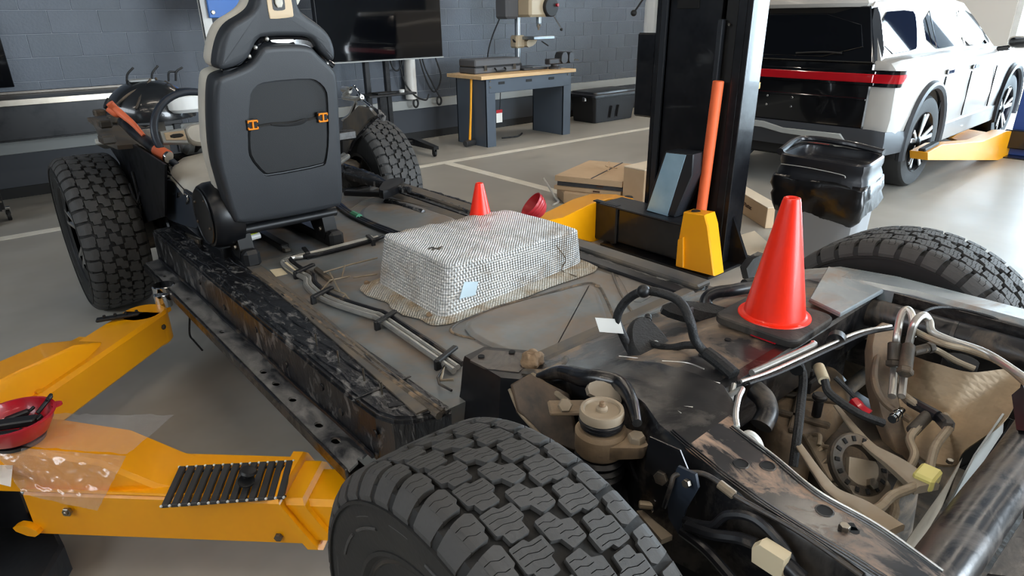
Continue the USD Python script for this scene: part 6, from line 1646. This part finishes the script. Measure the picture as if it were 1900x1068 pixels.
bxs = thing('upright_carton', 'tan carton standing upright behind the lift column', 'carton', (2.95, 2.75, 0))
obj('body', bx(2.80, 3.3, 2.60, 2.82, .002, .36, .004), 'cardboard', bxs)
obj('top_flap', bx(2.80, 3.3, 2.60, 2.82, .36, .372, .003), 'carton_pale', bxs)
single('small_carton', bx(2.62, 2.78, 2.66, 2.84, .001, .12, .004), 'cardboard', 'small tan carton at the foot of the lift column', 'carton')
pc_ = [np.array(p) for p in [(3.312,2.11,0),(3.087,1.648,0),(3.475,1.746,0),(3.78,2.275,0)]]
lc = thing('long_carton', 'long pale tan carton on the floor behind the lift column', 'carton', pc_[0])
ca, cb_ = np.array((3.657,2.392,0)), np.array((3.176,1.712,0))
dd = (cb_ - ca) / np.linalg.norm(cb_ - ca); ss = np.array([-dd[1], dd[0], 0]); ss = ss if ss[0] > 0 else -ss
obj('body', bar(ca + ss * .06 + [0, 0, .08], cb_ + ss * .06 + [0, 0, .08], .12, .158, .003), 'cardboard', lc)
obj('lid', bar(ca + ss * .06 + [0, 0, .163], cb_ + ss * .06 + [0, 0, .163], .122, .008, .002), 'carton_pale', lc)
tm = meshkit.text_mesh('Plastac', .03, .002, True)
nrm_ = -ss
obj('print', onframe(tm, ca + dd * np.linalg.norm(cb_ - ca) * .52 - ss * .0005 + [0, 0, .075], dd, np.array([0, 0, 1.]), np.cross(dd, [0, 0, 1.])), 'print_brown', lc, False)
single('packing_sheet', rumple(sheet([(2.735,1.749,0.012),(3.035,1.717,0.012),(2.765,1.396,0.012),(2.466,1.405,0.012)], .004, (0, 0, 1)), .004, 6), 'carton_pale', 'pale sheet of packing on the floor by the gusset', 'packing sheet')

# ================================================================ bin with a bag
tp4 = [np.array(p) for p in [(2.595,1.408,0.7),(2.556,0.819,0.7),(3.058,0.902,0.7),(3.076,1.472,0.7)]]
tc_ = sum(tp4) / 4
tb_ = thing('waste_bin', 'slim grey waste bin with a black lid and a black bag', 'waste bin', (tc_[0], tc_[1], 0))
ring = lambda sc, z, n=8: soften(np.array([tc_ + (p - tc_) * sc * np.array([1, 1, 0]) + [0, 0, z - .70] for p in lerp_loop(tp4, n)]), 2)
obj('body', skin([ring(.9, .0), ring(.91, .01), ring(.97, .62), ring(.9, .63)]), 'bin_grey', tb_, 40)
bagr = []
for i, (sc, z) in enumerate(((.90, .34), (.97, .37), (1.03, .42), (1.05, .47), (1.06, .51), (1.03, .555), (1.0, .58))):
    R = ring(sc, z, 24)
    amp = .08 if 0 < i < 6 else .02
    R = R + (R - tc_) * np.array([1, 1, 0]) * (amp * 3 * (meshkit.fbm(R * [9, 9, 30], 4, 2) - .5))[:, None]
    R[:, 2] += (.10 if i < 3 else .04) * (meshkit.fbm(R * [4, 4, 0] + i * .4, 3, 9) - .5)
    bagr.append(R)
obj('bag', skin(bagr), 'bag_black', tb_, 50, label='black bin bag folded over the rim')
obj('lid', skin([ring(1.0, .555), ring(1.02, .56), ring(1.0, .60), ring(.96, .63), ring(.985, .66), ring(.975, .695), ring(.94, .705), ring(.88, .70), ring(.86, .66), ring(.80, .64), ring(.5, .642)]), 'lid_black', tb_, 35)
hd = [tp4[0] * .9 + tc_ * .1, tp4[3] * .92 + tc_ * .08, tp4[2] * .92 + tc_ * .08]
obj('lid_hood', tube([tp4[0] * .86 + tp4[3] * .14 + [0, 0, .0], tp4[3] * .9 + tp4[0] * .1 + [0, 0, .03], tp4[3] * .5 + tp4[2] * .5 + [0, 0, .03], tp4[2] * .94 + tp4[3] * .06 + [0, 0, .005]], .022, 10), 'lid_black', tb_)
obj('lid_groove', tube([tp4[0] * .92 + tp4[1] * .08 + (tp4[1] - tp4[2]) * .01 + [0, 0, -.06], tp4[0] * .6 + tp4[1] * .4 + (tp4[1] - tp4[2]) * .035 + [0, 0, -.052], tp4[0] * .25 + tp4[1] * .75 + (tp4[1] - tp4[2]) * .03 + [0, 0, -.06], tp4[0] * .2 + tp4[1] * .8 + (tp4[1] - tp4[2]) * .028 + [0, 0, -.075]], .003, 6), 'raceway_grey', tb_)

# ================================================================ the white SUV
OX, OY, HD = 5.38, 2.47, .04


def W(u, v, z):
    return (OX + u, OY + v + HD * u, z)


def warp(m):
    p = np.array(m.vertices)
    return T(np.column_stack([OX + p[:, 0], OY + p[:, 1] + HD * p[:, 0], p[:, 2]]), m.faces)


WBS = 3.02
sv_ = thing('suv', 'white SUV with a black tailgate and a full width red tail light', 'car', (OX, OY, 0))
st = [(-.86, .90, .52, 1.10), (-.83, .965, .46, 1.15), (-.70, .995, .42, 1.17), (-.2, 1.005, .40, 1.175), (1.2, 1.0, .40, 1.165), (2.5, 1.0, .40, 1.15), (3.3, .98, .42, 1.10), (3.8, .93, .46, 1.04), (3.95, .86, .52, .98)]
rings = []
for u, w, zb, zt in st:
    half = [(w * .90, zb), (w * .985, zb + .08), (w, .70), (w * .99, .95), (w * .965, zt - .06), (w * .92, zt - .012), (w * .85, zt)]
    rings.append([(u, v, z) for v, z in half] + [(u, -v, z) for v, z in half[::-1]])
body = skin(rings)
tools = [lathe([(0, -1.2), (.47, -1.2), (.47, 1.2), (0, 1.2)], (u, 0, .44), 'y', 40) for u in (0, WBS)]
tools.append(bx(-.95, -.78, -.76, .76, .3, 1.3, 0))
bodyc = cut(body, *tools)
obj('body', warp(bodyc), 'car_white', sv_, 30)
gh = hull(np.vstack([[(u, s * v, z) for s in (-1, 1)] for u, v, z in ((-.80, .80, 1.14), (-.72, .62, 1.56), (-.62, .60, 1.605), (.2, .60, 1.635), (1.5, .60, 1.63), (1.95, .58, 1.60), (2.75, .80, 1.12))]))
obj('roof', warp(gh), 'car_white', sv_, 20)


def side_v(z, off=.006):
    return -(.80 - (z - 1.14) * .404 + off)


def glass(q, name='side_window', mat='car_black', t=.012, par=None, grow=0):
    P = [W(u, side_v(z, .008 + t), z) for u, z in q]
    return obj(name, slab(P, [(0, -t - .01), (0, -.002), (.003, 0)], (0, -1, .42), 1), mat, par or sv_, 30)


qs = {'quarter_window': [(-.70, 1.20), (-.64, 1.53), (.10, 1.54), (.16, 1.48), (.04, 1.24), (-.02, 1.205)], 'rear_door_window': [(.40, 1.20), (.42, 1.54), (1.36, 1.54), (1.42, 1.195)], 'front_door_window': [(1.50, 1.19), (1.46, 1.535), (1.90, 1.53), (2.16, 1.36), (2.24, 1.185)]}
for k_, q in qs.items():
    glass(q, k_, 'glass_tint')
glass([(2.29, 1.185), (2.21, 1.34), (2.26, 1.34), (2.46, 1.185)], 'vent_window', 'glass_tint')
obj('window_bar', bar(W(.57, side_v(1.2, .028), 1.2), W(.56, side_v(1.53, .028), 1.53), .022, .006, .002, up=(0, -1, .4)), 'car_black', sv_)
obj('window_bar', bar(W(1.46, side_v(1.2, .028), 1.2), W(1.41, side_v(1.53, .028), 1.53), .05, .006, .002, up=(0, -1, .4)), 'car_white', sv_)
obj('windscreen', sheet([W(1.99, -.52, 1.585), W(1.99, .52, 1.585), W(2.74, .72, 1.14), W(2.74, -.72, 1.14)], -.006, (1, 0, 1)), 'glass_tint', sv_)
# tail
obj('tailgate', warp(bx(-.875, -.70, -.775, .775, .60, 1.14, .012)), 'car_black', sv_)
obj('tailgate_crease', warp(bx(-.882, -.86, -.76, .76, .835, .86, .008)), 'car_black', sv_)
tg2 = [W(-.875, -.76, 1.14), W(-.875, .76, 1.14), W(-.74, .62, 1.57), W(-.74, -.62, 1.57)]
obj('rear_glass_frame', slab(tg2, [(0, -.04), (0, .004), (.012, .012)], (-1, 0, .3), 0), 'car_black', sv_)
tg3 = [W(-.872, -.68, 1.175), W(-.872, .68, 1.175), W(-.766, .56, 1.51), W(-.766, -.56, 1.51)]
obj('rear_window', slab(tg3, [(0, 0), (0, .012), (.004, .015)], (-1, 0, .3), 1), 'screen', sv_, 30)
obj('wiper', tube([W(-.89, -.1, 1.2), W(-.90, -.35, 1.215), W(-.89, -.5, 1.21)], .008, 6), 'rubber_black', sv_)
obj('spoiler', slab([W(-.86, -.60, 1.585), W(-.86, .60, 1.585), W(-.4, .58, 1.61), W(-.4, -.58, 1.61)], [(.02, -.03), (0, 0), (.02, .03)], (0, 0, 1), 1), 'car_white', sv_, 35)
obj('d_pillar', slab([W(-.862, -.74, 1.13), W(-.745, -.61, 1.55), W(-.66, -.635, 1.55), W(-.74, -.815, 1.13)], [(0, -.02), (0, .012), (.008, .018)], (-.6, -.7, .3), 1), 'car_black', sv_)
tl = obj('tail_light', warp(bx(-.895, -.86, -.79, .79, .985, 1.055, .006)), 'tail_red', sv_, label='full width red tail light bar')
obj('tail_light_housing', warp(bx(-.885, -.85, -.80, .80, .96, 1.08, .006)), 'car_black', sv_)
cl1 = [(-.86, -.90), (-.84, -.968), (-.72, -1.0), (-.52, -1.004)]
for nm, z0, z1, mt2, o in (('tail_light_housing', .955, 1.085, 'car_black', .006), ('tail_light', .985, 1.055, 'tail_red', .014)):
    P = [(-.875, -.76), (-.87, -.90), (-.845, -.972), (-.72, -1.003), (-.55, -1.006)]
    n_ = len(P)
    ringsz = []
    for (u, v) in P:
        dn = np.array([-.8 if u < -.8 else -.1, -.6 if u < -.8 else -1.0]); dn = dn / np.linalg.norm(dn)
        a, b = (u + dn[0] * o, v + dn[1] * o), (u - dn[0] * .02, v - dn[1] * .02)
        ringsz.append([W(*a, z0), W(*a, z1), W(*b, z1), W(*b, z0)])
    obj(nm, skin(ringsz), mt2, sv_, 40)
obj('bumper', warp(cut(skin([[(-.90, -.88, .40), (-.90, .88, .40), (-.86, .96, .40), (-.55, 1.012, .40), (-.55, -1.012, .40), (-.86, -.96, .40)], [(-.93, -.88, .52), (-.93, .88, .52), (-.88, .97, .52), (-.52, 1.018, .52), (-.52, -1.018, .52), (-.88, -.97, .52)], [(-.91, -.86, .615), (-.91, .86, .615), (-.87, .96, .60), (-.44, 1.014, .57), (-.44, -1.014, .57), (-.87, -.96, .60)]]), tools[0])), 'car_trim', sv_, 30)
obj('bumper_skid', slab([W(-.94, -.72, .46), W(-.94, -.62, .56), W(-.945, -.1, .555), W(-.945, .1, .595), W(-.945, .8, .60), W(-.94, .8, .55), W(-.945, .1, .54), W(-.945, -.1, .51), W(-.945, -.5, .50), W(-.94, -.6, .45)], [(0, -.02), (0, .004), (.004, .008)], (-1, 0, 0), 0), 'raceway_grey', sv_)
obj('reflector', warp(bx(-.945, -.925, -.55, -.28, .455, .49, .004)), 'tail_red', sv_)
for v in (.12, -.12):
    for z in (.74, .82):
        obj('plate_screw', cyl(W(-.874, v, z), W(-.884, v, z), .011, 10, .002), 'chrome', sv_)
# sides
for u in (0, WBS):
    a = np.linspace(-.25, PI + .25, 26)
    P = [W(u + .50 * math.cos(t), -1.0 if abs(math.cos(t)) < .98 else -1.0, .44 + .48 * math.sin(t)) for t in a]
    obj('arch_trim', tube(P, .04, 8, False), 'car_trim', sv_, 40)
obj('sill_panel', warp(bx(.46, WBS - .46, -1.005, -.96, .34, .52, .02)), 'car_grey', sv_)
obj('sill_panel', warp(bx(.46, WBS - .46, .96, 1.005, .34, .52, .02)), 'car_grey', sv_)
obj('underbody', warp(bx(-.7, 3.7, -.85, .85, .26, .42, .02)), 'rubber_black', sv_)
for u in (.42, 1.24):
    obj('door_handle', warp(bx(u - .09, u + .09, -1.012, -.985, .985, 1.03, .008)), 'car_black', sv_)
for u, zt in ((.32, 1.16), (1.14, 1.16), (2.1, 1.14)):
    obj('door_gap', warp(bx(u, u + .008, -1.006, -.995, .54, .97, 0)), 'rubber_black', sv_)
mr = np.array(W(2.25, -1.13, 1.20))
obj('mirror', slab([mr + [0, -.13, -.05], mr + [0, -.11, .06], mr + [0, .08, .075], mr + [0, .12, .02], mr + [0, .08, -.06]], [(.02, -.10), (0, -.05), (0, .03), (.012, .05)], (-1, 0, 0), 2), 'car_white', sv_, 40)
obj('mirror_glass', slab([mr + [-.052, -.115, -.04], mr + [-.052, -.10, .048], mr + [-.052, .07, .06], mr + [-.052, .10, .015], mr + [-.052, .07, -.045]], [(0, -.01), (0, .004)], (-1, 0, 0), 2), 'screen', sv_)
obj('mirror_arm', bar(mr + [.0, .08, -.05], W(2.25, -.93, 1.13), .07, .05, .01), 'car_black', sv_)
obj('roof_rail', tube([W(-.5, -.55, 1.615), W(.2, -.56, 1.645), W(1.0, -.55, 1.64)], .012, 8), 'white_paint', sv_)
for u, v, lab in ((0, -.87, 1), (WBS, -.87, 1), (0, .87, -1), (WBS, .87, -1)):
    c = np.array(W(u, v, .415)); s = -1 if v < 0 else 1
    t = obj('tire', lathe([(.26, -.12), (.33, -.13), (.39, -.125), (.412, -.10), (.415, 0), (.412, .10), (.39, .125), (.33, .13), (.26, .12)], c, 'y', 56), 'tire_wall', sv_, 40)
    r = obj('rim', lathe([(0, .02), (.22, .02), (.24, .10), (.268, .128), (.275, .12), (.26, .05), (.25, -.1), (0, -.1)], c, (0, s, 0), 48), 'rim_dark', sv_, 40)
    if s < 0:
        for k in range(5):
            for e in (-.16, .16):
                a, b = k * 2 * PI / 5 + e + .3, k * 2 * PI / 5 + e * .3 + .3
                obj('spoke', bar(c + [.05 * math.cos(b), s * .10, .05 * math.sin(b)], c + [.255 * math.cos(a), s * .125, .255 * math.sin(a)], .045, .02, .006, up=(0, s, 0)), 'rim_bright', r)
        obj('hub_cap', lathe([(0, .09), (.05, .09), (.055, .11), (.03, .125), (0, .127)], c, (0, s, 0), 24), 'rim_dark', r)
# lift arms and post beside the SUV
a1 = [np.array(p) for p in [(5.036,1.28,0.324),(4.991,1.28,0.396),(5.336,1.28,0.422),(6.539,1.28,0.301),(7.367,1.28,0.309),(8.064,1.28,0.229),(8.15,1.28,0.144),(7.733,1.28,0.177),(7.804,1.28,-0.072)]]
b_ = np.array((7.605,1.2,0.101))
bp_ = thing('vehicle_lift', 'car lift with a blue post and amber arms at the right edge beside the SUV', 'vehicle lift', (b_[0] + .3, 1.15, 0))
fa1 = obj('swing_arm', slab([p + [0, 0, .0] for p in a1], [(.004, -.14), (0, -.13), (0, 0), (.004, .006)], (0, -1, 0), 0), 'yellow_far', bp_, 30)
obj('arm_pad', bar(a1[1] + [.02, .05, .01], a1[2] + [-.01, .05, .01], .06, .03, .008), 'rubber_black', fa1)
a2 = [np.array(p) for p in [(6.75,1.62,0.267),(7.149,1.62,0.324),(8.494,1.62,0.108),(9.201,1.62,0.082),(9.481,1.62,-0.107),(7.499,1.62,0.102)]]
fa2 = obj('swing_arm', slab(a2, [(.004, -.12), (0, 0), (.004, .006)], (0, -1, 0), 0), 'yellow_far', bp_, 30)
obj('arm_pad', bar(a2[0] + [.0, .05, .01], a2[1] + [-.02, .05, .02], .06, .05, .008), 'rubber_black', fa2)
obj('post', bx(b_[0] + .06, b_[0] + .6, .98, 1.3, .012, 3.6, .008), 'post_blue', bp_)
obj('post_base', bx(b_[0] - .12, b_[0] + .7, .85, 1.4, 0, .012, .003), 'lift_black', bp_)
obj('carriage', bx(b_[0] - .06, b_[0] + .055, .95, 1.34, .10, .30, .01), 'lift_black', bp_)
